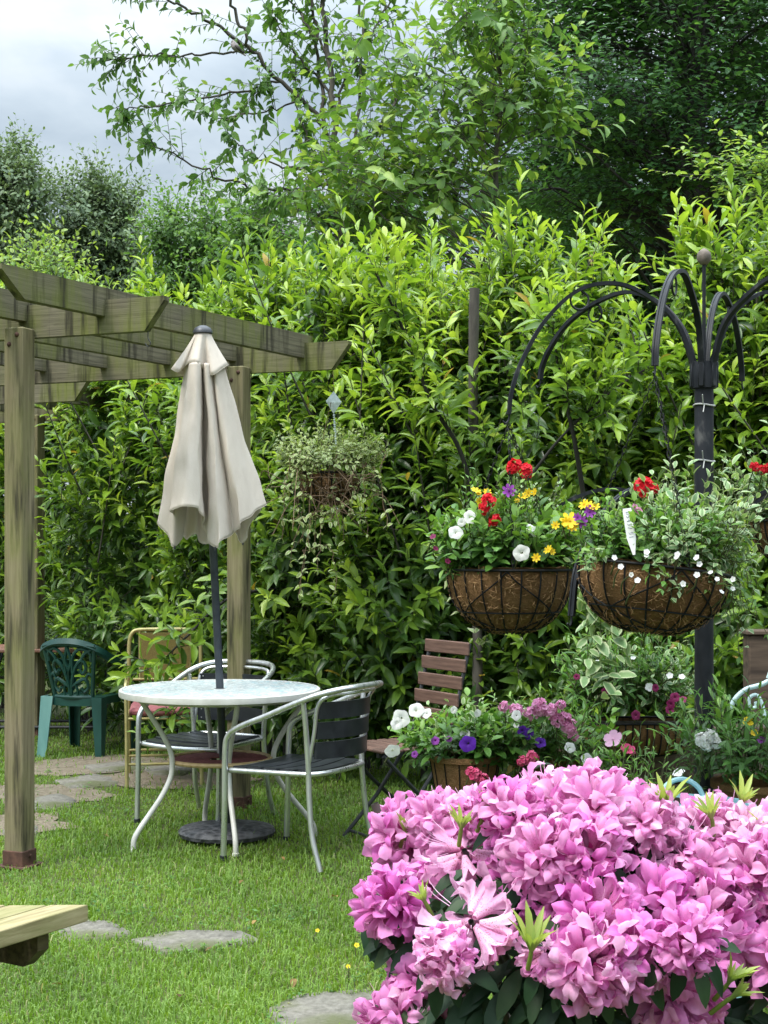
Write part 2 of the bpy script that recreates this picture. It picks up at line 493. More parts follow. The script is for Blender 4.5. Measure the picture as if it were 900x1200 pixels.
# flagstones
m, nt, o = newmat('flagstone')
n1 = noise(nt, (1, 1, 1), 6., 8., .65); n2 = noise(nt, (1, 1, 1), 45., 6., .7); n3 = noise(nt, (1, 1, 1), 3.3, 5.)
c = mixc(nt, .5, ramp(nt, n1, [(.3, (.085, .078, .062)), (.7, (.23, .21, .17))]), ramp(nt, n2, [(.3, (.07, .065, .055)), (.7, (.30, .28, .24))]))
c = mixc(nt, ramp(nt, n3, [(.46, (0, 0, 0)), (.62, (.8, .8, .8))]), c, (.075, .085, .03))
principled(nt, o, c, .95, 0, bumped(nt, n2, .6, .008), .2)
M_STONE = m
def wg(px, py):
    Y = CAM_H * FPX / (py - HORIZON)
    return np.array([(px - 450) / FPX * Y, Y])
STONES = []
def flagstone(pxs, label, h=.010):
    P = np.array([wg(*p) for p in pxs]); P = P.mean(0) + (P - P.mean(0)) * .93
    P = np.vstack([P[i] + (P[(i + 1) % len(P)] - P[i]) * t for i in range(len(P)) for t in (0, .33, .66)])
    c = P.mean(0); P = c + (P - c) * (1 + rng.normal(0, .02, (len(P), 1)))
    STONES.append((c, P))
    k = len(P); Z0 = float(lawn_z(*c)) + h
    inner = c + (P - c) * .94
    V = [(c[0], c[1], Z0 + .002)] + [(x, y, Z0 + rng.normal(0, .0015)) for x, y in inner] + [(x, y, Z0 - .01) for x, y in P] + [(x, y, Z0 - .06) for x, y in P]
    V = [(x - c[0], y - c[1], z) for x, y, z in V]
    F3 = [(0, 1 + i, 1 + (i + 1) % k) for i in range(k)]
    F4 = [(1 + r * k + i, 1 + (r + 1) * k + i, 1 + (r + 1) * k + (i + 1) % k, 1 + r * k + (i + 1) % k) for r in range(2) for i in range(k)]
    ob = link('flagstone', mesh_from('flagstone', V, [np.array(F3), np.array(F4)], True), M_STONE)
    ob.location = (c[0], c[1], 0)
    tag(ob, label, 'paving stone', 'flagstones sunk in the lawn')
flagstone([(148, 1103), (205, 1092), (290, 1094), (312, 1104), (270, 1113), (185, 1119)], 'worn grey flagstone in the grass, right of the timber bench end')
flagstone([(58, 1090), (88, 1079), (130, 1081), (160, 1096), (120, 1104), (70, 1106)], 'grey flagstone partly hidden behind the end of the yellowish timber bench')
flagstone([(305, 1186), (345, 1168), (440, 1160), (470, 1190), (430, 1225), (330, 1230)], 'pale flagstone at the bottom edge of the lawn beside the lowest pink truss')
flagstone([(28, 938), (70, 930), (92, 938), (85, 948), (40, 952)], 'small stone of the old path just right of the front pergola post', .012)
flagstone([(60, 916), (110, 908), (150, 912), (140, 922), (80, 926)], 'broad flat stone of the old path between green plastic chair and round table', .012)
flagstone([(95, 902), (150, 895), (185, 899), (170, 907), (110, 909)], 'narrow pale stone of the old path just in front of the green plastic chair', .012)
flagstone([(165, 903), (215, 899), (232, 906), (215, 914), (175, 914)], 'pale stone of the old path seen under the round table, left of its pole', .012)
flagstone([(0, 975), (20, 966), (48, 968), (44, 982), (10, 990)], 'grey stone at the left edge, half hidden behind the front pergola post', .012)

# grass: blades of real geometry, one mass
def in_stone(x, y):
    k = np.zeros(len(x), bool)
    for c, P in STONES:
        d = P - c; r = np.hypot(d[:, 0], d[:, 1]); a = np.arctan2(d[:, 1], d[:, 0]); s = np.argsort(a)
        rr = np.interp(np.arctan2(y - c[1], x - c[0]), a[s], r[s], period=2 * math.pi)
        k |= np.hypot(x - c[0], y - c[1]) < rr * (.78 + .08 * np.sin(9 * np.arctan2(y - c[1], x - c[0]) + 3 * c[0]))
    return k
def grass(n):
    # denser towards the camera, where a blade shows larger
    y = 3.3 + (12.3 - 3.3) * rng.random(n) ** 1.9
    w = y * .30 + .25
    x = rng.uniform(-1, 1, n) * w
    k = ~in_stone(x, y)
    k &= ~((y > 7.9) & (x > .9))
    dens = np.sin(x * 3.1 + 2) * np.cos(y * 2.7) + .6 * np.sin(x * 9 + y * 7)
    for cx, cy, rx, ry in PATCHES:
        d = ((x - cx) / rx) ** 2 + ((y - cy) / ry) ** 2
        k &= (d > 1) | (rng.random(n) < .04 + .2 * d)
    # thin, shaded turf close to the hedge
    hd = y - (9.2 - .55 * (x + .8))
    k &= rng.random(n) > np.clip(hd * .55, 0, .8)
    x, y, dens = x[k], y[k], dens[k]; n = len(x)
    tall = .5 + .5 * np.sin(x * 4.3 + 1) * np.sin(y * 3.7 + .5)
    h = rng.gamma(5., .0044, n) * (.72 + .55 * tall) * np.where(rng.random(n) < .03, 1.7, 1)
    az = rng.uniform(0, 2 * math.pi, n); lean = rng.uniform(.15, 1.0, n)
    dx, dy = np.cos(az), np.sin(az)
    wd = rng.uniform(.0014, .0030, n) * (1 + .10 * np.maximum(y - 5, 0))
    sx, sy = -dy * wd, dx * wd
    z0 = lawn_z(x, y)
    V = np.empty((n, 5, 3))
    V[:, 0] = np.stack([x - sx, y - sy, z0], 1); V[:, 1] = np.stack([x + sx, y + sy, z0], 1)
    mx_, my_ = x + dx * h * lean * .35, y + dy * h * lean * .35
    V[:, 2] = np.stack([mx_ + sx * .8, my_ + sy * .8, z0 + h * .62], 1); V[:, 3] = np.stack([mx_ - sx * .8, my_ - sy * .8, z0 + h * .62], 1)
    V[:, 4] = np.stack([x + dx * h * lean, y + dy * h * lean, z0 + h * (1.0 - .35 * lean)], 1)
    b = (np.arange(n) * 5)[:, None]
    age = np.clip(.5 + .16 * dens + rng.normal(0, .17, n), 0, 1)
    age[rng.random(n) < .02] = 1.
    return V.reshape(-1, 3), b + np.array([[0, 1, 2, 3]]), b + np.array([[3, 2, 4]]), np.repeat(age, 5)
V, Q, T3, A = grass(330000)
M_GRASS = leafmat('grass_blade', [(0, (.075, .145, .016)), (.45, (.155, .27, .028)), (.88, (.235, .36, .048)), (.985, (.30, .37, .08)), (1, (.38, .36, .18))], .5, .3, .35)
g = link('grass', mesh_from('grass', V, [Q, T3], False, {'age': A}), M_GRASS)
g['kind'] = 'stuff'; g['label'] = 'short bright green lawn grass'

# clover and small weeds between the blades
n = 5200
y = 3.4 + 6.2 * rng.random(n) ** 1.5; x = rng.uniform(-1, 1, n) * (y * .29 + .2)
k = (np.sin(x * 2.3 + .7) * np.sin(y * 2.9 + 1.1) + .5 * np.sin(x * 7 - y * 5) > .35) & ~in_stone(x, y) & ((y < 7.9) | (x < .9))
x, y = x[k], y[k]; n = len(x); L = Leaves()
for j in range(3):
    a = rng.uniform(0, 6.28, n) ; D = np.stack([np.cos(a), np.sin(a), rng.uniform(-.1, .4, n)], 1)
    L.put(np.stack([x, y, lawn_z(x, y) + rng.uniform(.012, .035, n)], 1), D, UP + rng.normal(0, .2, (n, 3)), rng.uniform(.010, .020, n), rng.uniform(0, 1, n), SMALL, 1.3)
o_ = L.build('clover', leafmat('clover_leaf', [(0, (.05, .13, .03)), (1, (.13, .25, .06))], .5, .3, .3), None) if 0 else None
V_ = np.vstack(L.V)
o_ = link('clover', mesh_from('clover', V_, [np.vstack(L.Q)], True, {'age': np.concatenate(L.A), 'edge': np.concatenate(L.E)}), leafmat('clover_leaf', [(0, (.05, .13, .03)), (1, (.13, .25, .06))], .5, .3, .3))
o_['kind'] = 'stuff'; o_['label'] = 'clover and small weeds among the grass'
M_DEAD = leafmat('fallen_leaf', [(0, (.06, .035, .015)), (1, (.26, .17, .06))], .7, .2, .1)
for i, (px, py) in enumerate(((218, 937), (300, 1088), (345, 1158), (250, 1120), (395, 1060), (160, 1040), (120, 985), (330, 1012), (60, 1165), (210, 1180), (420, 1030), (285, 1040))):
    Yl = CAM_H * FPX / (py - HORIZON); p = np.array([(px - 450) / FPX * Yl, Yl, .030])
    L = Leaves(); a = rng.uniform(0, 6.28)
    L.put(p[None], np.array([[math.cos(a), math.sin(a), .15]]), np.array([[.2 * math.cos(3 * a), .3, 1.]]), np.array([rng.uniform(.03, .06)]), rng.uniform(0, 1, 1) * (.0 if i == 0 else 1.), BIG, 1.2)
    me_ = mesh_from('fallen_leaf', L.V[0] - p, [L.Q[0]], True, {'age': L.A[0], 'edge': L.E[0]})
    ob = link('fallen_leaf', me_, M_DEAD); ob.location = p
    tag(ob, 'dark fallen leaf on the grass between the table legs' if i == 0 else 'small brown fallen leaf lying on the lawn', 'leaf', 'fallen leaves on the lawn')

# ---------------------------------------------------------------- the laurel hedge, shrub by shrub
def laurel_shrub(px, Y, ry, ytop, label, ntip=330, rx=.75, young=.8, low=.12, cat='shrub', leafl=.125):
    cx = (px - 450) / FPX * Y; H = CAM_H + (HORIZON - ytop) / FPX * Y
    t = thing('laurel_shrub', label, cat, (cx, Y, 0), 0, 'laurel shrubs forming the tall hedge')
    L, S = Leaves(), Stems()
    ph = rng.uniform(0, 6, 4)
    def surf(n, f0, f1, zlo, zhi, tilt):
        """points on the shrub's lumpy outer face, mostly where one can see it"""
        az = rng.uniform(-math.pi * .95, .0 + math.pi * -.05, n) if rng.random() < 2 else 0
        back = rng.random(n) < .14
        az = np.where(back, -az, az)
        u = rng.uniform(zlo, zhi, n)
        prof = np.where(u < .25, .82 + .72 * u, 1.0) * np.sqrt(np.clip(1 - np.clip((u - .42) / .6, 0, 1) ** 2.2, .02, 1))
        lump = 1 + .16 * np.sin(3 * az + ph[0] + 5 * u) + .13 * np.sin(7 * u + ph[1] + 2 * az) + .08 * np.sin(13 * u + ph[2] - 4 * az)
        f = rng.uniform(f0, f1, n) * lump
        x = cx + rx * f * prof * np.cos(az); y = Y + ry * f * prof * np.sin(az); z = .06 + u * (H - .06)
        out = np.stack([np.cos(az) * (1 - .6 * u), np.sin(az) * (1 - .5 * u), np.full(n, tilt) + 1.1 * np.clip(u - .35, 0, 1)], 1)
        return np.stack([x, y, z], 1), out, u
    # outer young shoots
    P, O, u = surf(int(ntip * 1.25), .74, 1.10, low, .97, .30)
    # clumps, with hollows between them
    hol = np.sin(P[:, 0] * 5.1 + ph[0]) * np.sin(P[:, 2] * 4.3 + ph[1]) + .6 * np.sin(P[:, 0] * 9.7 - P[:, 2] * 7.9 + ph[2])
    kp = (hol > -.42) | (rng.random(len(P)) < .30)
    P, O, u = P[kp], O[kp], u[kp]; ntip = len(P)
    ln = rng.uniform(.22, .46, ntip) * (.75 + .45 * u)
    d = unit(O + rng.normal(0, .28, O.shape))
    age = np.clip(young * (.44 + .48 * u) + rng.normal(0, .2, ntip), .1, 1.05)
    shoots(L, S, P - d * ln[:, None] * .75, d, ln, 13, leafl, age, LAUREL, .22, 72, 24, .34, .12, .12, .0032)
    # older layer beneath
    n2 = int(ntip * .75)
    P, O, u = surf(n2, .45, .85, .03, .9, .05)
    ln = rng.uniform(.25, .5, n2)
    d = unit(O + rng.normal(0, .4, O.shape))
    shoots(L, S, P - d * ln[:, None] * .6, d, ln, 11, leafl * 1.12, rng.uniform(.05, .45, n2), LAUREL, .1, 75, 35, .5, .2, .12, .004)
    # leading shoots that stand above the top
    n3 = 26
    a = rng.uniform(0, 6.28, n3); r = np.sqrt(rng.random(n3)) * .62
    B = np.stack([cx + rx * r * np.cos(a), Y + ry * r * np.sin(a), H * (1 - .18 * r * r) - rng.uniform(.3, .5, n3)], 1)
    shoots(L, S, B, np.stack([rng.normal(0, .22, n3), rng.normal(-.1, .22, n3), np.ones(n3)], 1), rng.uniform(.4, .72, n3), 17, leafl * 1.05, rng.uniform(.4, 1.0, n3) * min(1, young + .08), LAUREL, .05, 66, 18, .18, .12, .15, .004)
    # long arching shoots that stand clear of the face, their stems bare at the base
    n4 = 9
    P, O, u = surf(n4, .8, .95, .3, .66, .9)
    O[:, 0] += rng.normal(0, .6, n4); O[:, 2] += .5
    shoots(L, S, P, O, rng.uniform(.6, 1.05, n4), 18, leafl * 1.15, rng.uniform(.55, 1.1, n4) * young, LAUREL, .12, 70, 24, .35, .12, .32, .0075)
    # woody framework
    for k in range(9):
        a = rng.uniform(0, 6.28); r = rng.uniform(.3, .85)
        tip = np.array([cx + rx * r * math.cos(a), Y + ry * r * math.sin(a), H * rng.uniform(.55, .93)])
        b0 = np.array([cx + rng.normal(0, .1), Y + rng.normal(0, .1), 0])
        mid = b0 * .5 + tip * .5 + np.array([0, 0, .25]) - (tip - b0) * [.25, .25, 0]
        S.line(crom([b0, mid, tip], 6), .022, .006, 5)
    L.build('foliage', M_LAUREL, t); S.build('stems', M_BARK, t)
    return t
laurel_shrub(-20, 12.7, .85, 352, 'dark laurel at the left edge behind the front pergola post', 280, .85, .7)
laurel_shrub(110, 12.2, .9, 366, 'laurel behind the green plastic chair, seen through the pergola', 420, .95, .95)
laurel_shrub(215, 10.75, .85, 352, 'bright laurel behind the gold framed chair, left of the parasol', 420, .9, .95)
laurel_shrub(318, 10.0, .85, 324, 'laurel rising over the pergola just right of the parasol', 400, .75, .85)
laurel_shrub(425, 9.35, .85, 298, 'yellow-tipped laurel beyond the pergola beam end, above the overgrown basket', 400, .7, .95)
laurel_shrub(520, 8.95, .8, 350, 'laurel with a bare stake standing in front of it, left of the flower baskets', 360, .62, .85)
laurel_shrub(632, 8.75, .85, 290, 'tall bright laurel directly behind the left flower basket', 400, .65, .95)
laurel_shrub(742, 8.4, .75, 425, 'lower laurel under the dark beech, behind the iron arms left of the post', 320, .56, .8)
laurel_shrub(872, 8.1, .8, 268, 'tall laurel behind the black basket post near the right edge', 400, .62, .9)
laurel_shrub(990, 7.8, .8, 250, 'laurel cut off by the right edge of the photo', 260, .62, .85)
# long bare-legged shoots that lean out of the hedge in front
def arching_branch(parent, pts, r0, r1, ns, leafl, age, lo=.35):
    L, S = Leaves(), Stems()
    P = crom(pts, 8); S.line(P, r0, r1, 6)
    k = (lo + (1 - lo) * rng.random(ns)) * (len(P) - 1.001)
    i = k.astype(int); B = P[i] + (P[i + 1] - P[i]) * (k - i)[:, None]
    T = unit(P[i + 1] - P[i])
    d = unit(T * .7 + rng.normal(0, .55, T.shape) + UP * .35)
    shoots(L, S, B, d, rng.uniform(.16, .34, ns), 9, leafl, age, LAUREL, .15, 68, 24, .3, .12, .15, .003)
    return L, S
br_t = thing('laurel_branch', 'long laurel branch arching up and left across the hedge in front of the stake', 'branch', W(565, 700, 8.1))
L_, S_ = arching_branch(br_t, [W(575, 700, 8.2), W(545, 545, 7.9), W(505, 470, 7.8), W(470, 380, 7.8), W(440, 320, 7.8)], .016, .005, 26, .135, .95)
L_.build('foliage', M_LAUREL, br_t); S_.build('stems', M_BARKDARK, br_t)
br_t = thing('laurel_branch', 'dark forked laurel branch leaning right behind the pair of flower baskets', 'branch', W(690, 560, 7.6))
L_, S_ = arching_branch(br_t, [W(690, 620, 7.7), W(672, 510, 7.5), W(655, 440, 7.5), W(650, 380, 7.6)], .016, .005, 22, .13, .8)
L2, S2 = arching_branch(br_t, [W(620, 560, 7.6), W(660, 510, 7.5), W(715, 460, 7.5), W(760, 430, 7.6)], .009, .004, 16, .13, .7)
L_.build('foliage', M_LAUREL, br_t); S_.build('stems', M_BARKDARK, br_t)
L2.build('side_foliage', M_LAUREL, br_t); S2.build('side_stems', M_BARKDARK, br_t)

br_t = thing('laurel_branch', 'low leafy laurel branches hanging in front of the gold framed chair', 'branch', W(215, 720, 8.6))
L_, S_ = arching_branch(br_t, [W(330, 690, 8.9), W(270, 700, 8.5), W(220, 745, 8.35), W(185, 780, 8.3)], .012, .004, 15, .12, .75, .25)
L2, S2 = arching_branch(br_t, [W(290, 820, 8.9), W(255, 830, 8.5), W(225, 850, 8.35), W(200, 855, 8.3)], .010, .004, 14, .12, .5, .2)
L_.build('foliage', M_LAUREL, br_t); S_.build('stems', M_BARKDARK, br_t)
L2.build('low_foliage', M_LAUREL, br_t); S2.build('low_stems', M_BARKDARK, br_t)

# small fine-leaved bush
def fine_bush(px, py, Y, r, label):
    c = W(px, py, Y); t = thing('box_bush', label, 'bush', (c[0], Y, 0))
    L, S = Leaves(), Stems(); n = 420
    d = unit(rng.normal(0, 1, (n, 3)) + np.array([0, -.3, .35])); d[:, 2] = np.maximum(d[:, 2], -.5)
    B = np.array([c[0], Y, c[2] - r * .4]) + d * r * np.array([1, .9, 1.1]) * rng.uniform(.55, .9, (n, 1))
    shoots(L, S, B, d, rng.uniform(.08, .18, n), 10, .028, rng.uniform(.3, 1, n), SMALL, .2, 65, 30, .0, .2)
    for k in range(7):
        S.line(crom([(c[0], Y, 0), (c[0] + rng.normal(0, .1), Y, c[2] * .5), B[k]], 4), .014, .005, 5)
    L.build('foliage', M_BOX, t); S.build('stems', M_BARK, t)
fine_bush(105, 735, 11.2, .42, 'small fine-leaved bush in front of the laurel above the green chair')

# ---------------------------------------------------------------- trees behind
def branch_path(a, b, sag, n=7, wob=.04):
    a, b = np.asarray(a, float), np.asarray(b, float)
    l = np.linalg.norm(b - a); t = np.linspace(0, 1, n)[:, None]
    P = a + (b - a) * t + UP * (sag * l * 4 * t * (1 - t)) + rng.normal(0, wob * l, (n, 3)) * (t * (1 - t) * 2)
    return P
def crown_tree(name, label, cat, base, H, r0, env, mat, bark, leafl, nclust, per, K, tmpl, group=None, horiz=.0, slen=(.4, .8), droop=.2, age=(.2, .9), low=.25, spread=.55, limbs_r=.35, wide=1., lean=(0, 0), up_bias=.25, shell=.45):
    """env: list of (cx,cy,cz,rx,ry,rz,weight) crown ellipsoids in world space"""
    t = thing(name, label, cat, base, 0, group)
    L, S = Leaves(), Stems()
    base = np.array(base, float); top = base + np.array([lean[0], lean[1], H])
    tr = branch_path(base, top, 0, 12, .02)
    trunk = Stems(); trunk.line(crom(tr, 4), r0, r0 * .18, 10)
    wts = np.array([e[6] for e in env], float); wts /= wts.sum()
    for c in range(nclust):
        e = env[rng.choice(len(env), p=wts)]
        d = unit(rng.normal(0, 1, 3)); rr = rng.random() ** shell
        p = np.array(e[:3]) + d * rr * np.array(e[3:6])
        hd = math.hypot(p[0] - base[0], p[1] - base[1])
        zt = np.clip((p[2] - base[2] - hd * rng.uniform(.25, .7)) / H, low, .96)
        k = zt * (len(tr) - 1.001); i = int(k); org = tr[i] + (tr[i + 1] - tr[i]) * (k - i)
        P = branch_path(org, p, rng.uniform(.02, .10), 7)
        rad = r0 * limbs_r * (1 - .6 * zt) * rng.uniform(.45, 1.)
        S.line(crom(P, 3), rad * .6, rad * .12, 5)
        s = (.45 + .55 * rng.random(per) ** .8) * (len(P) - 1.001)
        ii = s.astype(int); B = P[ii] + (P[ii + 1] - P[ii]) * (s - ii)[:, None]
        B = B + rng.normal(0, spread * .22, B.shape)
        T = unit(P[ii + 1] - P[ii])
        dd = T * .5 + rng.normal(0, spread, T.shape) + UP * up_bias
        dd[:, 2] *= (1 - horiz)
        shoots(L, S, B, dd, rng.uniform(*slen, per), K, leafl, rng.uniform(*age, per), tmpl, .08 * (1 - horiz), 68, 25, droop, .15, .1, max(.0035, rad * .05), wide, .4, .6 + horiz * 2, horiz)
    trunk.build('trunk', bark, t); L.build('crown', mat, t); S.build('branches', bark, t)
    return t

def ell(px, py, Y, rpx, rpy, ry, w):
    c = W(px, py, Y); k = Y / FPX
    return (c[0], Y, c[2], rpx * k, ry, rpy * k, w)
# dark beech, right
Yb = 17.
crown_tree('beech_tree', 'big dark green beech spreading over the whole upper right', 'tree', (W(815, 640, Yb)[0], Yb, 0), 9.5, .30,
    [ell(790, 60, Yb, 240, 170, 3.0, 6), ell(700, 170, Yb - .8, 140, 80, 2.2, 2.6), ell(890, 180, Yb - .5, 110, 55, 2.0, 1.2), ell(960, -60, Yb, 330, 240, 3, 4), ell(640, -10, Yb + .5, 120, 90, 2, 2.2), ell(620, 190, Yb + 1.5, 90, 55, 1.5, 1.0)],
    M_BEECH, M_BARKDARK, .10, 125, 28, 9, OVAL, None, .72, (.5, 1.1), .12, (.05, .75), .25, .6, .3)
crown_tree('beech_tree', 'second dark beech trunk leaning right behind the black post finial', 'tree', (W(765, 640, Yb + 2.5)[0], Yb + 2.5, 0), 9., .24,
    [ell(720, 120, Yb + 2.5, 190, 150, 2.5, 4), ell(860, 40, Yb + 2.5, 190, 160, 2.5, 3), ell(680, 265, Yb + 2.5, 90, 30, 2., .7)],
    M_BEECH, M_BARKDARK, .10, 62, 24, 9, OVAL, None, .72, (.5, 1.1), .12, (.0, .5), .25, .6, .3, 1., (.6, 0))
# pale low spray of beech at right
crown_tree('sapling', 'pale green spray of fresh leaves jutting in from the right edge below the beech', 'sapling', (W(985, 640, 13)[0], 13, 0), 3.6, .04,
    [ell(890, 190, 12.6, 70, 9, .3, 2), ell(960, 180, 12.8, 50, 25, .4, 1)], M_CHERRY, M_BARK, .085, 12, 12, 9, OVAL, None, .7, (.3, .5), .1, (.8, 1.1), .85, .35, .5)
# leafy cherry in the middle
crown_tree('cherry_tree', 'young cherry with large drooping leaves between the hedge and the dark beech', 'tree', (W(585, 640, 11.3)[0], 11.3, 0), 5.2, .06,
    [ell(490, 110, 11.3, 110, 90, .9, 2.6), ell(590, 90, 11.2, 75, 85, .8, 2.2), ell(500, 225, 11.4, 130, 55, .9, 2.4), ell(400, 215, 11.7, 90, 60, .8, 2.6), ell(555, 15, 11.3, 75, 50, .7, 1.5), ell(645, 130, 11.1, 40, 65, .6, 1.1), ell(350, 255, 11.8, 50, 35, .6, 1.1), ell(430, 120, 11.6, 60, 60, .7, 1.2)],
    M_CHERRY, M_BARK, .125, 66, 7, 8, CHERRY, None, .1, (.3, .6), .55, (.35, 1.1), .3, .5, .45)
# airy tree with long bare limbs reaching left
def airy_tree():
    Y = 12.4
    t = thing('airy_tree', 'tall thin tree whose long sparse limbs reach left across the open sky', 'tree', (W(402, 640, Y)[0], Y, 0))
    L, S, TR = Leaves(), Stems(), Stems()
    def ln(pts, r0, r1, dY=0., leaf=(0., 1.), ns=10, dest=S, sl=(.22, .42), age=(.1, .6), lf=.092):
        ns = int(ns * 1.1)
        P = crom([W(x, y, Y + dY * i / max(1, len(pts) - 1)) for i, (x, y) in enumerate(pts)], 6)
        P = P + rng.normal(0, .012, P.shape)
        dest.line(P, r0, r1, 6)
        if ns:
            k = (leaf[0] + (leaf[1] - leaf[0]) * rng.random(ns)) * (len(P) - 1.001); i = k.astype(int)
            B = P[i] + (P[i + 1] - P[i]) * (k - i)[:, None]; T = unit(P[i + 1] - P[i])
            d = T * .8 + rng.normal(0, .45, T.shape) + UP * .05
            shoots(L, S, B, d, rng.uniform(*sl, ns), 8, lf, rng.uniform(*age, ns), CHERRY, -.1, 60, 30, .8, .15, .1, .0035, 1.15)
    ln([(402, 640), (402, 400), (400, 240), (392, 150), (385, 70), (374, -20), (366, -120)], .036, .017, 0, (.5, 1), 16, TR)
    ln([(396, 190), (375, 140), (330, 95), (292, 52), (272, 5), (258, -50), (250, -110)], .022, .009, -.4, (.2, 1), 18, S)
    ln([(300, 62), (262, 35), (228, 14), (192, 0), (160, -14), (120, -30)], .016, .005, -.6, (.25, 1), 18)
    ln([(296, 61), (262, 62), (215, 64), (165, 65), (138, 70), (120, 68)], .011, .004, -.5, (.35, 1), 22)
    ln([(330, 95), (300, 104), (255, 112), (210, 120), (165, 126), (136, 124)], .012, .004, -.4, (.1, 1), 30)
    ln([(350, 118), (310, 130), (270, 138), (240, 136)], .009, .003, -.3, (.2, 1), 12)
    ln([(395, 215), (350, 222), (295, 219), (250, 205), (205, 182), (172, 166)], .015, .004, -.5, (.3, 1), 18)
    ln([(375, 200), (330, 195), (305, 186), (280, 170), (268, 164)], .010, .003, -.3, (.4, 1), 8)
    ln([(382, 150), (376, 90), (368, 20), (360, -60)], .018, .010, .2, (.3, 1), 14)
    ln([(404, 230), (420, 140), (424, 50), (420, -40), (415, -110)], .018, .008, .3, (.3, 1), 26)
    ln([(392, 140), (410, 80), (440, 30), (470, -20)], .014, .006, .2, (.2, 1), 20)
    ln([(386, 70), (360, 30), (340, 0), (310, -40)], .012, .005, .1, (.2, 1), 14)
    ln([(398, 250), (375, 190), (350, 140), (345, 90)], .012, .005, .2, (.2, 1), 20)
    ln([(400, 200), (450, 140), (490, 80), (540, 40)], .014, .005, .4, (.1, 1), 26)
    ln([(392, 110), (352, 70), (330, 40), (318, 10)], .012, .004, .3, (.1, 1), 16)
    ln([(400, 280), (360, 240), (330, 230), (310, 235)], .012, .004, -.2, (.1, 1), 22)
    ln([(402, 300), (440, 230), (470, 190), (500, 170)], .014, .005, .3, (.1, 1), 26)
    TR.build('trunk', M_BARK, t); S.build('branches', M_BARK, t); L.build('crown', M_CHERRY, t)
airy_tree()
# far trees
def far_tree(px, Y, ytop, wpx, label, n=60, mid=.6, leafl=.14, per=26, mat=None, age=(.1, .8)):
    H = CAM_H + (HORIZON - ytop) / FPX * Y; k = Y / FPX
    cx = W(px, 0, Y)[0]
    w = wpx * k
    env = [(cx, Y, H * .76, w * .44, w * .44, H * .24, 3), (cx + w * .26, Y - .4, H * .70, w * .32, w * .34, H * .23, 2.2), (cx - w * .26, Y - .3, H * .71, w * .32, w * .34, H * .23, 2.2), (cx, Y, H * .46, w * .5, w * .5, H * .2, 1.6)]
    crown_tree('birch_tree', label, 'tree', (cx, Y, 0), H * .84, .13, env, mat or M_BIRCH, M_BARK, leafl, n, per, 8, OVAL, 'far trees against the sky', .0, (.5, 1.0), .25, age, .2, .55, .3, shell=.3)
far_tree(0, 36, 138, 120, 'far speckled tree cut by the left edge, tallest of the far trees', 150)
far_tree(112, 38, 178, 112, 'far round-topped speckled tree second from the left edge', 150)
far_tree(235, 34, 208, 120, 'far tree with a low crown over the middle of the pergola', 100, .6, .14, 26, M_CHERRY, (.1, .6))
far_tree(318, 30, 220, 110, 'far leafy tree directly above the parasol top', 60, .6, .15, 24, M_CHERRY, (0, .6))
far_tree(430, 26, 200, 150, 'dark leafy tree behind the trunk of the thin airy tree', 60, .6, .14, 26, M_BEECH, (.3, 1))
far_tree(640, 24, 180, 220, 'dark shrubby tree low between the cherry and the beech trunks', 110, .6, .13, 28, M_BEECH, (.1, .9))
far_tree(860, 26, 150, 260, 'dark tree filling the gap right of the beech trunks', 110, .6, .13, 28, M_BEECH, (.1, .9))
far_tree(745, 22, 225, 190, 'low dark tree behind the beech trunks, above the lower laurel', 90, .6, .12, 28, M_BEECH, (.0, .6))
far_tree(60, 20, 292, 70, 'pale yellow-green bush showing just above the pergola at far left', 40, .6, .10, 24, M_CHERRY, (.8, 1.1))
# ================================================================ pergola
def pergola_wood(name, algae, base1, base2, g=(.25, 8, 8)):
    m, nt, o = newmat(name)
    grain = noise(nt, g, 13., 10., .68, dist=.8)
    streak = noise(nt, (9, 9, .8), 2.6, 5.)
    patch = noise(nt, (1.2, 1.2, 1.2), 2.1, 3.)
    c = ramp(nt, grain, [(.3, base1), (.7, base2)])
    a = ramp(nt, patch, [(.42, (0, 0, 0)), (.62, (1, 1, 1))])
    c = mixc(nt, mixc(nt, 1., a, ramp(nt, streak, [(.35, (.25, .25, .25)), (.65, (1, 1, 1))]), 'MULTIPLY'), c, algae)
    d = ramp(nt, streak, [(.50, (0, 0, 0)), (.66, (.9, .9, .9))])
    c = mixc(nt, d, c, (.032, .028, .018))
    principled(nt, o, c, .88, 0, bumped(nt, grain, .35, .004), .25)
    return m
M_PERG = pergola_wood('weathered_beam', (.145, .17, .024), (.065, .058, .038), (.195, .175, .115))
M_POST = pergola_wood('weathered_post', (.15, .16, .045), (.12, .098, .055), (.26, .22, .135), (7, 7, .22))
M_RUST = simple('rusty_steel', (.05, .024, .016), (.12, .058, .038), .85, .2, 25., (1, 1, 1), .3)
M_BLACK = simple('black_metal', (.012, .013, .015), (.03, .032, .036), .45, .0, 14., (1, 1, 1), .1)
PZ = R(-22)
perg = thing('pergola', 'weathered green-stained timber pergola on square posts at the left', 'pergola', (-1.583, 6.45, 0), PZ)
def post(a, b, zt=2.335, mat=M_POST):
    MB().box((0, 0, 0), (zt, .095, .095), rot_y(R(-90)), .004).add([], []) if 0 else None
    mb = MB().box((0, 0, zt / 2), (.095, .095, zt), None, .005)
    o = mb.build('post', mat, perg, False); o.location = (a, b, 0)
    return o
def metal_shoe(p):
    mb = MB()
    mb.box((0, 0, .037), (.105, .105, .075), None, .003).box((0, 0, .005), (.15, .15, .01), None, .002)
    for sx in (-1, 1):
        mb.lathe([(0, .006), (.008, .005), (.009, 0)], 8, (sx * .057, 0, .05), rot_y(R(90 * sx)))
    mb.build('post_shoe', M_RUST, p, False)
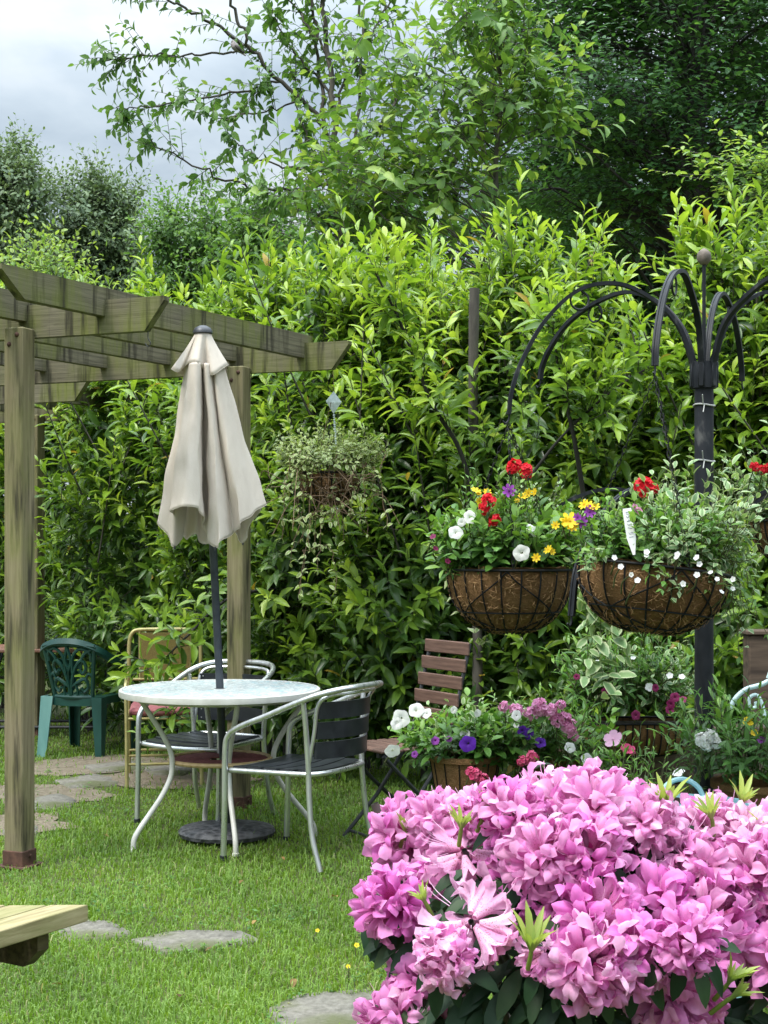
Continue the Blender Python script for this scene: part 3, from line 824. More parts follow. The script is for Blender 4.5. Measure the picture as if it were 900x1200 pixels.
for a, b in ((0, 0), (.239, 1.59), (-2.47, 3.62), (-2.6, 0), (-2.6, 1.59)):
    metal_shoe(post(a, b))
def beam(a0, a1, b, zt, h=.143, th=.045, name='beam'):
    """horizontal board with an undercut end at a1"""
    mb = MB(); zb = zt - h
    mb.prism([(a0, zb), (a1 - .095, zb), (a1, zt - .018), (a1, zt), (a0, zt)], -th / 2, th / 2)
    o = mb.build(name, M_PERG, perg, False); o.location = (0, b, 0); return o
beam(-3.2, .69, .072, 2.443)
beam(-3.2, .847, 1.662, 2.45)
beam(-4.2, -1.29, 2.51, 2.44)
beam(-4.6, -2.15, 3.69, 2.44)
def rafter(a, b0, b1, zt=2.495, h=.122, skew=R(-7)):
    mb = MB()
    mb.prism([(b0 + .13, zt - h), (b1, zt - h), (b1, zt), (b0, zt), (b0, zt - .02)], -.0225, .0225)
    o = mb.build('rafter', M_PERG, perg, False)
    o.rotation_euler = (0, 0, R(90) + skew); o.location = (a, .072, 0); return o
for k in range(6):
    rafter(.383 - .4 * k, -.64 + random.uniform(-.01, .01), 1.66)
for k in range(3):
    rafter(-2.35 - .42 * k, -.1 + 2.45, 3.75)
for a, b in ((0, .0), (.239, 1.59), (-2.47, 3.62), (-2.6, 0), (-2.6, 1.59)):
    for dz, dx in ((-.028, -.02), (.012, .02)):
        bo = MB().lathe([(.0, .008), (.006, .007), (.010, .003), (.011, 0)], 12, (a + dx, b - .0475, 2.31 + dz - .02), rot_x(R(90)))
        bo.build('bolt', M_RUST, perg)
hk = MB(); hk.tube(crom([(0, 0, 0), (0, 0, -.03), (.012, 0, -.05), (.0, 0, -.065), (-.014, 0, -.05)], 5), .0022, 6)
h = hk.build('hook', M_BLACK, perg); h.location = (.60, .072, 2.30)

# ================================================================ parasol
m, nt, o = newmat('parasol_cloth')
n1 = noise(nt, (1, 1, .5), 5., 5.); n2 = noise(nt, (1, 1, 1), 700., 2.)
c = mixc(nt, .25, ramp(nt, n1, [(.3, (.61, .535, .455)), (.7, (.74, .66, .575))]), ramp(nt, noise(nt, (1, 1, .35), 22., 5.), [(.3, (.53, .455, .385)), (.6, (.76, .685, .605))]))
cz = noise(nt, (1, 1, .12), 26., 6., .6, dist=.8); cq = noise(nt, (1, 1, .8), 60., 5., .6, dist=1.5)
cs = mixc(nt, .5, cz, cq)
st = noise(nt, (1, 1, .6), 4., 6., .7)
c = mixc(nt, ramp(nt, st, [(.55, (0, 0, 0)), (.75, (.55, .55, .55))]), c, (.42, .37, .30))
p = principled(nt, None, c, .9, 0, bumped(nt, cs, .55, .006), .12)
tr = nt.nodes.new('ShaderNodeBsdfTranslucent'); nt.links.new(c, tr.inputs[0])
ms = nt.nodes.new('ShaderNodeMixShader'); ms.inputs[0].default_value = .18
nt.links.new(p.outputs[0], ms.inputs[1]); nt.links.new(tr.outputs[0], ms.inputs[2]); nt.links.new(ms.outputs[0], o.inputs[0])
M_CLOTH = m
M_POLE = simple('dark_grey_pole', (.03, .036, .045), (.05, .058, .07), .4, .3, 20.)
M_CAP = simple('dark_cap', (.02, .022, .025), (.04, .042, .05), .45, 0, 20.)
YU = 7.10
LEAN = .30 / 597.
base_c = W(266, 980, YU)
um = thing('parasol', 'closed cream garden parasol leaning slightly left through the round table', 'parasol', (base_c[0], YU, 0))
def axis_at(py): # the pole leans: pixel column of its axis at photo row py
    return 266 + (py - 980) * (28.5 / 597.)
def wu(py, dx=0, d=0.): # offsets from the axis: dx in pixels, d metres towards the camera
    Y = YU - LEAN * (980 - py)
    q = W(axis_at(py) + dx, py, Y); return np.array([q[0], Y - d, q[2]])
MB().tube([wu(985), wu(800), wu(600), wu(395)], .0185, 14).build('pole', M_POLE, um, world=True)
cap = MB()
for (r, dy) in ((1, 0),):
    prof = [(.0, .030), (.018, .028), (.036, .018), (.045, .004), (.046, -.006), (.040, -.010)]
    cap.lathe(prof, 20, wu(389))
cap.build('finial', M_CAP, um, world=True)
# canopy: hem control points (px from the photo, depth towards camera, hem row) lofted up to the gathered top
HEM = [(187, .02, 609), (196, .07, 622), (209, .10, 641), (216, .03, 622), (204, .10, 604), (209, .17, 599), (224, .215, 595), (239, .205, 597), (244, .15, 606),
       (240, .03, 618), (247, .10, 630), (258, .165, 642), (268, .15, 632), (276, .07, 624), (284, .115, 617), (292, .10, 608), (303, .05, 598), (312, .01, 591),
       (300, -.04, 600), (288, -.09, 622), (280, -.15, 636), (270, -.10, 622), (256, -.10, 615), (246, -.17, 632), (232, -.18, 637), (222, -.10, 625), (212, -.13, 632), (200, -.06, 618)]
_wp = rng.uniform(0, 6.28, 8); _wk = rng.normal(0, 1, (8, 2))
def WR(a, b): return sum(math.sin(_wk[i][0] * a * 2.2 + _wk[i][1] * b * 1.1 + _wp[i]) ** 3 for i in range(8)) / 2.
def canopy():
    H = np.array(HEM, float)
    Hc = crom(np.stack([H[:, 0], H[:, 1] * 100, H[:, 2]], 1), 5, True)
    n = len(Hc); rows = 60; V = []
    ax_b = axis_at(615); ax_t = axis_at(428)
    for i in range(rows):
        t = i / (rows - 1)
        for k in range(n):
            hx, hd, hy = Hc[k]; hd *= 1.25 / 100.
            # at the top the same folds, gathered close round the pole
            dx_b, dx_t = hx - ax_b, (hx - ax_b) * .36
            f = t ** 1.06
            dx = dx_t + (dx_b - dx_t) * f
            dd = hd * (.40 + .60 * f)
            py = 428 + (hy - 428) * t
            Yc = YU - LEAN * (980 - py)
            q = W(ax_t + (ax_b - ax_t) * t + dx, py, Yc)
            w = WR(k * .31, t * 9.) * .0045 * min(1, t * 4) + .004 * math.sin(5 * t * 3.1 + k * .55) * t * (1 - .4 * t) + .006 * math.sin(k * .9 + 2.2 * t) * t
            V.append([q[0] + w, Yc - dd + w, q[2]])
    V = np.array(V)
    F = []
    for i in range(rows - 1):
        for k in range(n):
            l = (k + 1) % n; F.append((i * n + k, (i + 1) * n + k, (i + 1) * n + l, i * n + l))
    mb = MB().add(V, F)
    ob = mb.build('canopy', M_CLOTH, um, world=True, sharp=0)
    md = ob.modifiers.new('thickness', 'SOLIDIFY'); md.thickness = .0025; md.offset = 0
    hemtube = MB().tube(V[-n:], .0017, 5, True)
    hemtube.build('hem', M_CLOTH, ob, world=True)
    return ob
cpy = canopy()
for x, d, y in ((188, .02, 611), (209, .125, 642), (258, .206, 643), (311, .012, 593), (280, -.19, 637), (246, -.21, 633)):
    p_ = W(x, y, YU - LEAN * (980 - y)); p_[1] -= d
    MB().lathe([(0, -.008), (.004, -.006), (.0052, 0), (.004, .008), (0, .010)], 8, p_).build('rib_tip', M_CAP, cpy, world=True)
VENT = [(202, .03, 433), (211, .075, 438), (219, .05, 430), (227, .095, 427), (236, .105, 429), (242, .05, 437), (252, .09, 442), (262, .06, 434), (268, .01, 428), (262, -.06, 432), (248, -.09, 438), (232, -.08, 432), (214, -.07, 438)]
def vent():
    H = np.array(VENT, float); Hc = crom(np.stack([H[:, 0], H[:, 1] * 100, H[:, 2]], 1), 6, True); n = len(Hc); rows = 10; V = []
    for i in range(rows):
        t = i / (rows - 1)
        for k in range(n):
            hx, hd, hy = Hc[k]; hd /= 100.
            ang = math.atan2(hd / .004, hx - 236)
            tx, td = 9.0 * math.cos(ang), .037 * math.sin(ang)
            f = t ** 1.12
            Yc = YU - LEAN * (980 - 391 - (hy - 391) * t)
            q = W(axis_at(391) + (236 - axis_at(391)) * t + tx + ((hx - 236) - tx) * f, 391 + (hy - 391) * t, Yc)
            V.append([q[0], Yc - (td + (hd - td) * f), q[2]])
    F = [(i * n + k, (i + 1) * n + k, (i + 1) * n + (k + 1) % n, i * n + (k + 1) % n) for i in range(rows - 1) for k in range(n)]
    ob = MB().add(np.array(V), F).build('vent_cap', M_CLOTH, um, world=True, sharp=0)
    md = ob.modifiers.new('thickness', 'SOLIDIFY'); md.thickness = .0025; md.offset = 0
    MB().tube(np.array(V)[-n:], .0016, 5, True).build('hem', M_CLOTH, ob, world=True)
vent()
# cast base
m, nt, o = newmat('cast_base')
vr = nt.nodes.new('ShaderNodeTexVoronoi'); vr.inputs['Scale'].default_value = 28.
tcn = nt.nodes.new('ShaderNodeTexCoord'); nt.links.new(tcn.outputs['Object'], vr.inputs['Vector'])
c = ramp(nt, vr.outputs[0], [(.2, (.03, .031, .034)), (.7, (.10, .10, .105))])
principled(nt, o, c, .7, .0, bumped(nt, vr.outputs[0], .8, .012), .4)
pb = thing('ground_weight', 'round dark cast weight holding the parasol pole on the grass', 'parasol weight', (base_c[0], YU, 0))
MB().lathe([(0, .0), (.225, .0), (.232, .018), (.222, .032), (.16, .044), (.07, .052), (.034, .058), (.0, .058)], 48, (0, 0, .012)).build('plate', m, pb)
MB().lathe([(.0, .06), (.026, .06), (.026, .42), (.023, .425), (.0, .425)], 18).build('tube', M_BLACK, pb)
kb = MB().tube([(-.024, 0, .36), (-.055, 0, .36)], .006, 8).lathe([(0, -.012), (.018, -.012), (.022, 0), (.018, .012), (0, .012)], 14, (-.062, 0, .36), rot_y(R(90)))
kb.build('knob', M_BLACK, pb)

# ================================================================ round table
YT = 7.02
tcx = W(258, 805, YT)[0]
m, nt, o = newmat('mosaic_top')
vr = nt.nodes.new('ShaderNodeTexVoronoi'); vr.inputs['Scale'].default_value = 46.
tcn = nt.nodes.new('ShaderNodeTexCoord'); nt.links.new(tcn.outputs['Object'], vr.inputs['Vector'])
vd = nt.nodes.new('ShaderNodeTexVoronoi'); vd.feature = 'DISTANCE_TO_EDGE'; vd.inputs['Scale'].default_value = 46.
nt.links.new(tcn.outputs['Object'], vd.inputs['Vector'])
sp = nt.nodes.new('ShaderNodeSeparateColor'); nt.links.new(vr.outputs['Color'], sp.inputs[0])
c = ramp(nt, sp.outputs[0], [(.1, (.36, .40, .41)), (.5, (.56, .60, .59)), (.8, (.66, .67, .64)), (.97, (.30, .48, .52))])
c = mixc(nt, ramp(nt, vd.outputs[0], [(.02, (1, 1, 1)), (.07, (0, 0, 0))]), c, (.30, .31, .29))
principled(nt, o, c, .35, 0, bumped(nt, vd.outputs[0], .3, .002))
M_MOSAIC = m
M_CREAM = simple('cream_paint', (.50, .49, .44), (.62, .61, .56), .45, 0, 12., (1, 1, 1), .05)
M_TAN = simple('tan_cane', (.33, .22, .09), (.46, .33, .16), .55, 0, 30.)
M_MAROON = simple('maroon_mat', (.10, .022, .025), (.18, .05, .05), .8, 0, 60., (1, 1, 1), .3)
tb = thing('round_table', 'round mosaic-topped garden table with curved cream legs around the parasol', 'table', (tcx, YT, 0))
Rt = .470
top = MB()
a = np.linspace(0, 2 * math.pi, 64, endpoint=False)
# ring-shaped top with a hole for the pole
prof = [(.028, .690), (Rt - .01, .690), (Rt, .697), (Rt, .711), (Rt - .006, .716), (Rt - .02, .7175), (.028, .7175)]
top.lathe(prof, 72, close=True)
top.build('table_top', M_MOSAIC, tb)
rim = MB().lathe([(Rt - .012, .6885), (Rt + .002, .6885), (Rt + .0035, .7), (Rt + .0025, .7155), (Rt - .003, .7195), (Rt - .012, .7185)], 72, close=True)
rim.build('rim', M_CREAM, tb)
for ang, k in ((217, 1), (5, .98), (287, .82), (107, .9)):
    pr = [(.415, .686), (.405, .668), (.365, .61), (.305, .52), (.265, .44), (.256, .385), (.265, .32), (.31, .24), (.375, .16), (.425, .10), (.452, .055), (.457, .0)]
    d = np.array([math.cos(R(ang)), math.sin(R(ang)), 0])
    P = [d * r * (k if z < .38 else (k + (1 - k) * min(1, (z - .38) / .2))) + UP * z for r, z in pr]
    lg = MB().tube(crom(P, 4), .0125, 10)
    lb = lg.build('leg', M_CREAM, tb)
    MB().lathe([(0, 0), (.017, 0), (.017, .012), (.0125, .014)], 12, P[-1]).build('foot_cap', M_CREAM, lb)
MB().tube([(.405 * math.cos(t), .405 * math.sin(t), .680) for t in np.linspace(0, 2 * math.pi, 48, endpoint=False)], .009, 8, True).build('under_ring', M_CREAM, tb)
sh = MB().tube([(.237 * math.cos(t), .237 * math.sin(t), .385) for t in np.linspace(0, 2 * math.pi, 48, endpoint=False)], .011, 8, True).build('shelf_ring', M_TAN, tb)
st = MB()
for q in np.linspace(-.21, .21, 12):
    w = math.sqrt(.237 ** 2 - q * q)
    for s0, s1 in ((-w, -.045), (.045, w)) if abs(q) < .05 else ((-w, w),):
        st.box(((s0 + s1) / 2, q, .383), (s1 - s0, .024, .007), None, .002)
st.build('shelf_slats', M_MAROON, sh)

# ================================================================ aluminium bistro chairs
m, nt, o = newmat('brushed_aluminium')
n1 = noise(nt, (1, 1, .2), 40., 3.)
principled(nt, o, ramp(nt, n1, [(.3, (.56, .57, .57)), (.7, (.70, .71, .70))]), ramp(nt, n1, [(.3, (.24, .24, .24)), (.7, (.38, .38, .38))]), .85)
M_ALU = m
M_SLAT = simple('black_slat', (.010, .012, .016), (.022, .025, .03), .38, 0, 16., (1, 1, 1), .08)
def bistro_chair(label, loc, rz):
    t = thing('bistro_chair', label, 'chair', loc, rz, 'silver slatted bistro chairs at the round table')
    half = [(-.25, -.25, 0), (-.25, -.242, .25), (-.252, -.238, .47), (-.253, -.222, .548), (-.256, -.16, .592), (-.26, -.02, .646), (-.262, .11, .700), (-.245, .22, .744), (-.19, .295, .768), (-.10, .33, .776)]
    P = half + [(0, .335, .777)] + [(-x, y, z) for x, y, z in half[::-1]]
    MB().tube(crom(P, 6), .0135, 12).build('arm_frame', M_ALU, t)
    for s in (-1, 1):
        MB().tube(crom([(s * .250, .17, .716), (s * .236, .175, .60), (s * .222, .178, .43), (s * .225, .185, .30), (s * .232, .205, .14), (s * .240, .25, 0)], 5), .0125, 10).build('rear_leg', M_ALU, t)
        MB().lathe([(0, 0), (.0165, 0), (.0165, .02), (.0135, .022)], 12, (s * .25, -.25, 0)).build('foot_cap', M_SLAT, t)
    # inner hoop carrying the back slats
    MB().tube(crom([(-.222, .178, .44), (-.218, .205, .58), (-.215, .222, .70), (-.19, .26, .742), (-.10, .30, .75), (0, .31, .752), (.10, .30, .75), (.19, .26, .742), (.215, .222, .70), (.218, .205, .58), (.222, .178, .44)], 5), .009, 8).build('back_hoop', M_ALU, t)
    ring = crom([(-.235, -.20, .398), (-.20, -.235, .394), (0, -.245, .388), (.20, -.235, .394), (.235, -.20, .398), (.232, 0, .402), (.215, .16, .404), (.16, .215, .406), (0, .23, .406), (-.16, .215, .406), (-.215, .16, .404), (-.232, 0, .402)], 5, True)
    MB().tube(ring, .0115, 10, True).build('seat_frame', M_ALU, t)
    for i, y in enumerate((-.185, -.103, -.021, .061, .143)):
        w = (.218, .224, .222, .215, .196)[i]
        n = 9; V = []; xs = np.linspace(-w, w, n)
        prof = [(-.036, 0), (-.034, .010), (-.02, .0125), (.02, .0125), (.034, .010), (.036, 0)]
        for x in xs:
            dip = -.010 * (1 - (x / w) ** 2) - (.006 if i == 0 else 0)
            for py, pz in prof: V.append((x, y + py, .4095 + dip + pz))
        k = len(prof); F = [(a * k + b, a * k + (b + 1) % k, (a + 1) * k + (b + 1) % k, (a + 1) * k + b) for a in range(n - 1) for b in range(k)]
        F += [tuple(range(k)), tuple((n - 1) * k + b for b in range(k))[::-1]]
        MB().add(V, F).build('seat_slat', M_SLAT, t)
    for zc in (.508, .594, .680):
        n = 13; V = []; ang = np.linspace(-1, 1, n)
        for q in ang:
            x = q * .212; yb = .205 + .075 * (1 - q * q) + (zc - .5) * .09
            for dy, dz in ((-.006, -.036), (.006, -.036), (.006, .036), (-.006, .036)): V.append((x, yb + dy, zc + dz))
        F = [(a * 4 + b, a * 4 + (b + 1) % 4, (a + 1) * 4 + (b + 1) % 4, (a + 1) * 4 + b) for a in range(n - 1) for b in range(4)] + [(0, 1, 2, 3), (4 * n - 1, 4 * n - 2, 4 * n - 3, 4 * n - 4)]
        sl = MB().add(V, F).build('back_slat', M_SLAT, t)
        rv = MB()
        for s in (-1, 1): rv.lathe([(.006, 0), (.005, .003), (0, .004)], 8, (s * .200, .203 + .008 + (zc - .5) * .09, zc + .022), rot_x(R(90))).lathe([(.006, 0), (.005, .003), (0, .004)], 8, (s * .200, .203 + .008 + (zc - .5) * .09, zc - .022), rot_x(R(90)))
        rv.build('rivets', M_ALU, sl)
    return t
# local front is -Y; the nearer one faces the table (left and away), the other faces the camera's left
bistro_chair('silver armchair with black slats, nearest the camera, right of the round table', (-.367, 6.636, .006), math.atan2(-.866, -.5) )
bistro_chair('silver armchair with black slats half hidden behind the round table', (-.895, 7.53, .004), math.atan2(-.5, .866))

# ================================================================ gold framed chair
M_GOLD = simple('gold_tube', (.34, .28, .10), (.46, .40, .18), .4, .4, 12.)
M_OLIVE = simple('olive_weave', (.13, .095, .02), (.22, .17, .045), .8, 0, 220., (1, 1, 1), .3)
M_REDSEAT = simple('faded_red_cushion', (.24, .06, .07), (.32, .12, .12), .85, 0, 20.)
YG = 8.75
gx = W(193, 800, YG)[0]
gc = thing('tube_frame_chair', 'gold tubular chair with olive back panel and faded red seat, behind the round table', 'chair', (gx, YG, 0), R(8))
half = [(-.215, .25, 0), (-.215, .235, .30), (-.215, .225, .60), (-.213, .235, .80), (-.195, .24, .865), (-.15, .243, .884)]
MB().tube(crom(half + [(0, .243, .886)] + [(-x, y, z) for x, y, z in half[::-1]], 6), .012, 10).build('back_frame', M_GOLD, gc)
MB().prism([(-.145, .60), (.145, .60), (.15, .868), (-.15, .868)], .226, .238).build('back_panel', M_OLIVE, gc, False)
for s in (-1, 1):
    MB().tube([(s * .15, .232, .59), (s * .152, .234, .876)], .006, 8).build('panel_bar', M_GOLD, gc)
    MB().tube(crom([(s * .215, .225, .60), (s * .22, .10, .61), (s * .22, -.14, .60), (s * .22, -.21, .56), (s * .215, -.22, .40), (s * .212, -.235, 0)], 5), .011, 10).build('arm_leg', M_GOLD, gc)
MB().tube([(-.215, .226, .588), (.215, .226, .588)], .008, 8).build('back_rail', M_GOLD, gc)
MB().box((0, 0, .435), (.40, .42, .045), None, .016).build('seat', M_REDSEAT, gc)
sf = MB()
for z, y in ((.40, -.22), (.40, .225), (.16, .236), (.125, .238), (.14, -.226)): sf.tube([(-.213, y, z), (.213, y, z)], .008, 8)
for s in (-1, 1): sf.tube([(s * .213, -.22, .40), (s * .213, .225, .40)], .008, 8)
sf.build('seat_rails', M_GOLD, gc)

# ================================================================ green plastic chair
M_GREENPL = simple('dark_green_plastic', (.008, .045, .035), (.014, .062, .05), .32, 0, 6.)
M_TEALPL = simple('pale_teal_plastic', (.10, .24, .22), (.17, .33, .30), .5, 0, 8., (1, 1, .3))  # a paler teal than the rest of the chair, used on one leg
ga = math.atan2(-.3, .95)
pc = thing('plastic_chair', 'dark green plastic garden armchair with floral cut-out back and one pale teal leg', 'chair', (-1.985, 9.95, 0), 0)
pcR = rot_z(math.atan2(-.3, .95) + R(180)) @ np.diag([.88, .95, 1.])
# local front -Y turned away from the camera
def pl(mb): 
    for i, v in enumerate(mb.V): mb.V[i] = v @ pcR.T
    return mb
seat = MB(); n = 14
sp_ = crom([(-.20, -.22, .395), (0, -.245, .385), (.20, -.22, .395), (.225, 0, .40), (.19, .2, .395), (0, .23, .39), (-.19, .2, .395), (-.225, 0, .40)], 5, True)
k = len(sp_); ctr = np.array([[0, 0, .378]])
V = np.vstack([ctr, sp_ * [.8, .8, 1] - [0, 0, .008], sp_, sp_ - [0, 0, .05], sp_ * [.96, .96, 1] - [0, 0, .05], ctr - [0, 0, .012]])
F = [(0, 1 + i, 1 + (i + 1) % k) for i in range(k)]
for r_ in range(3): F += [(1 + r_ * k + i, 1 + (r_ + 1) * k + i, 1 + (r_ + 1) * k + (i + 1) % k, 1 + r_ * k + (i + 1) % k) for i in range(k)]
pl(seat.add(V, F)).build('seat', M_GREENPL, pc)
# back panel: a rim and scrolling leaves with holes between them
bk = MB()
def bp(u, v): # u -1..1 , v 0..1 on the backrest
    w = .155 + .055 * v
    return (u * w, .20 + .07 * v - .035 * u * u + .03, .40 + .335 * v + .018 * (1 - u * u) * v)
flat = [(1, .45), (.4, .6), (-.4, .6), (-1, .45), (-1, -.45), (-.4, -.6), (.4, -.6), (1, -.45)]
bk.tube([bp(u, 0) for u in np.linspace(-1, 1, 9)], .016, 8).tube([bp(u, 1) for u in np.linspace(-1, 1, 11)], .018, 8)
for s in (-1, 1): bk.tube([bp(s, v) for v in np.linspace(0, 1, 9)], .016, 8)
for s in (-1, 1):
    bk.tube(crom([bp(s * .02, 0), bp(s * .10, .3), bp(s * .28, .55), bp(s * .55, .70), bp(s * .72, .58), bp(s * .6, .45), bp(s * .45, .52)], 5), .013, 6)
    bk.tube(crom([bp(s * .08, .2), bp(s * .35, .28), bp(s * .68, .35), bp(s * .82, .2), bp(s * .65, .1), bp(s * .5, .18)], 5), .012, 6)
    bk.tube(crom([bp(s * .15, .45), bp(s * .2, .75), bp(s * .5, .92), bp(s * .85, .86), bp(s * .9, .7)], 5), .012, 6)
    bk.tube(crom([bp(s * .95, .95), bp(s * .7, .85), bp(s * .55, .72)], 4), .012, 6)
    bk.tube(crom([bp(0, .5), bp(s * .12, .68), bp(s * .05, .85), bp(0, .97)], 4), .013, 6)
    bk.tube(crom([bp(s * .95, .42), bp(s * .8, .45), bp(s * .7, .3)], 4), .011, 6)
    bk.tube(crom([bp(s * .3, .0), bp(s * .35, .12), bp(s * .25, .24)], 4), .011, 6)
pl(bk).build('backrest', M_GREENPL, pc)
# broad top hoop that becomes the arms
hp = crom([(-.265, -.20, .60), (-.285, -.05, .615), (-.28, .10, .65), (-.235, .22, .71), (-.13, .27, .755), (0, .285, .768), (.13, .27, .755), (.235, .22, .71), (.28, .10, .65), (.285, -.05, .615), (.265, -.20, .60)], 5)
am = MB().tube(hp, 1., 8, prof=[(.008, -.03), (.014, 0), (.008, .03), (-.03, .026), (-.034, 0), (-.03, -.026)])
pl(am).build('arm_hoop', M_GREENPL, pc)
def pleg(x0, y0, z0, x1, y1, mat, w0=.075, w1=.045):
    lg = MB(); V = []
    for t_, w in ((0, w0), (.5, (w0 + w1) / 2), (1, w1)):
        cx_, cy_, cz_ = x0 + (x1 - x0) * t_, y0 + (y1 - y0) * t_, z0 * (1 - t_)
        sx_, sy_ = (1 if x0 > 0 else -1), (1 if y0 > 0 else -1)
        for ax, ay in ((1, 1), (1, -1.), (.72, -1.), (.72, .72), (-1., .72), (-1., 1)):
            V.append((cx_ + sx_ * ax * w / 2, cy_ + sy_ * ay * w / 2, cz_))
    F = [(r_ * 6 + i, r_ * 6 + (i + 1) % 6, (r_ + 1) * 6 + (i + 1) % 6, (r_ + 1) * 6 + i) for r_ in range(2) for i in range(6)] + [(0, 1, 2, 3), (0, 3, 4, 5), (12, 13, 14, 15), (12, 15, 16, 17)]
    return pl(lg.add(V, F)).build('leg', mat, pc, False)
pleg(.205, .185, .40, .235, .225, M_TEALPL, .10, .075)['label'] = 'pale teal rear leg'
pleg(-.205, .185, .40, -.235, .225, M_GREENPL, .085, .05)
pleg(.225, -.19, .60, .245, -.22, M_GREENPL, .085, .055); pleg(-.225, -.19, .60, -.245, -.22, M_GREENPL, .085, .055)

# ================================================================ red-brown slatted table at far left
M_REDWOOD = simple('red_brown_wood', (.12, .05, .03), (.22, .10, .06), .6, 0, 14., (.3, 6, 6), .2)
Yr = 10.9
rt = thing('slatted_table', 'red-brown slatted folding table behind the green plastic chair at left', 'table', (W(55, 762, Yr)[0], Yr, 0))
for i in range(5):
    MB().box((0, -.25 + i * .125, .64), (1.10, .105, .022), None, .004).build('table_slat', M_REDWOOD, rt, False)
for s in (-1, 1):
    MB().box((s * .42, 0, .612), (.04, .56, .03), None, .003).build('bearer', M_BLACK, rt, False)
    lg = MB().tube([(s * .42, -.24, .60), (s * .40, .24, 0)], .013, 8).tube([(s * .39, .24, .60), (s * .43, -.24, 0)], .013, 8)
    lg.build('leg', M_BLACK, rt)
MB().tube([(-.42, -.235, .09), (.42, -.235, .09)], .011, 8).tube([(-.42, .22, .08), (.42, .22, .08)], .011, 8).build('stretcher', M_BLACK, rt)

# ================================================================ brown folding chair
M_BROWNW = simple('brown_slat', (.085, .045, .032), (.16, .09, .065), .6, 0, 16., (.4, 6, 6), .15)
fx = thing('folding_chair', 'brown wooden folding chair with slatted back below the left flower basket', 'chair', (.07, 7.0, 0), -1.02)
def bpt(z): return .17 + .115 * (z - .45) / .45
for i, zc in enumerate((.585, .665, .745, .825, .905)):
    MB().box((0, 0, 0), (.37, .014, .062), None, .004).build('back_slat', M_BROWNW, fx, False).location = (0, bpt(zc) - .014, zc)
for s in (-1, 1):
    MB().tube([(s * .165, bpt(.93), .93), (s * .165, bpt(.45), .45), (s * .165, -.02, .2), (s * .165, -.22, .0)], .010, 8).build('back_leg', M_BLACK, fx)
    MB().tube(crom([(s * .185, -.20, .435), (s * .185, -.02, .26), (s * .185, .17, .09), (s * .185, .235, .0)], 4), .010, 8).build('front_leg', M_BLACK, fx)
    MB().box((s * .15, -.01, .435), (.02, .40, .02), None, .002).build('seat_rail', M_BLACK, fx, False)
for i in range(6):
    MB().box((0, 0, 0), (.37, .052, .014), None, .004).build('seat_slat', M_BROWNW, fx, False).location = (0, -.185 + i * .066, .453)
MB().tube([(-.165, -.17, .04), (.165, -.17, .04)], .008, 8).tube([(-.185, .2, .055), (.185, .2, .055)], .008, 8).build('stretcher', M_BLACK, fx)

# ================================================================ timber bench end, lower left
m, nt, o = newmat('pale_treated_timber')
gr = noise(nt, (1.2, 14, 14), 6., 8., .6, dist=.5)
c = ramp(nt, gr, [(.28, (.17, .135, .065)), (.5, (.29, .24, .125)), (.75, (.40, .345, .20))])
c = mixc(nt, ramp(nt, noise(nt, (1, 4, 4), 3., 4.), [(.45, (0, 0, 0)), (.7, (.75, .75, .75))]), c, (.17, .18, .06))
principled(nt, o, c, .75, 0, bumped(nt, gr, .25, .003), .3)
M_TIMBER = m
M_SHADET = simple('shade_toned_bearer', (.05, .035, .016), (.11, .085, .04), .8, 0, 12., (1, 6, 6), .2)  # shade under the seat put into a darker tone of the bench wood
bd = np.array([.52, .854]); bn = np.array([-.854, .52])   # along the bench (away), and across to its left
c0 = W(105.5, 1060, 3.89)
bench = thing('timber_bench', 'pale planked timber bench end cut off by the left edge, lower left', 'bench', (c0[0], c0[1], 0), math.atan2(bd[1], bd[0]))
# local x = along the bench, away from the camera; local y = to its left
TOPZ = float(c0[2])
for i in range(5):
    y0 = i * .092 + .004; y1 = y0 + .084
    e0, e1 = -y0 * .62, -y1 * .62
    V = [(-1.3, y0), (e0, y0), (e1, y1), (-1.3, y1)]
    zt = TOPZ - .0008 * (i % 2)
    mb = MB(); b = .004
    Vt = [(x, y, zt) for x, y in V]; Vb = [(x, y, zt - .044) for x, y in V]
    mb.add(Vt + Vb, [(0, 1, 2, 3), (7, 6, 5, 4), (0, 4, 5, 1), (1, 5, 6, 2), (2, 6, 7, 3), (3, 7, 4, 0)])
    ob = mb.build('seat_plank', M_TIMBER, bench, False)
    bv = ob.modifiers.new('bevel', 'BEVEL'); bv.width = .003; bv.segments = 2
ob = MB().prism([(.055, TOPZ - .046), (.055, TOPZ - .10), (.105, TOPZ - .146), (.44, TOPZ - .146), (.44, TOPZ - .046)], -.135, -.095, rot_z(R(90)) @ np.diag([1, -1, 1.])).build('bearer', M_SHADET, bench, False)
for xx in (-.30, -1.15):
    ob = MB().box((xx, .22, (TOPZ - .146) / 2), (.07, .07, TOPZ - .146), None, .003).build('leg', M_SHADET, bench, False)
MB().box((-.70, .25, TOPZ - .10), (1.1, .04, .1), None, .003).build('rail', M_SHADET, bench, False)

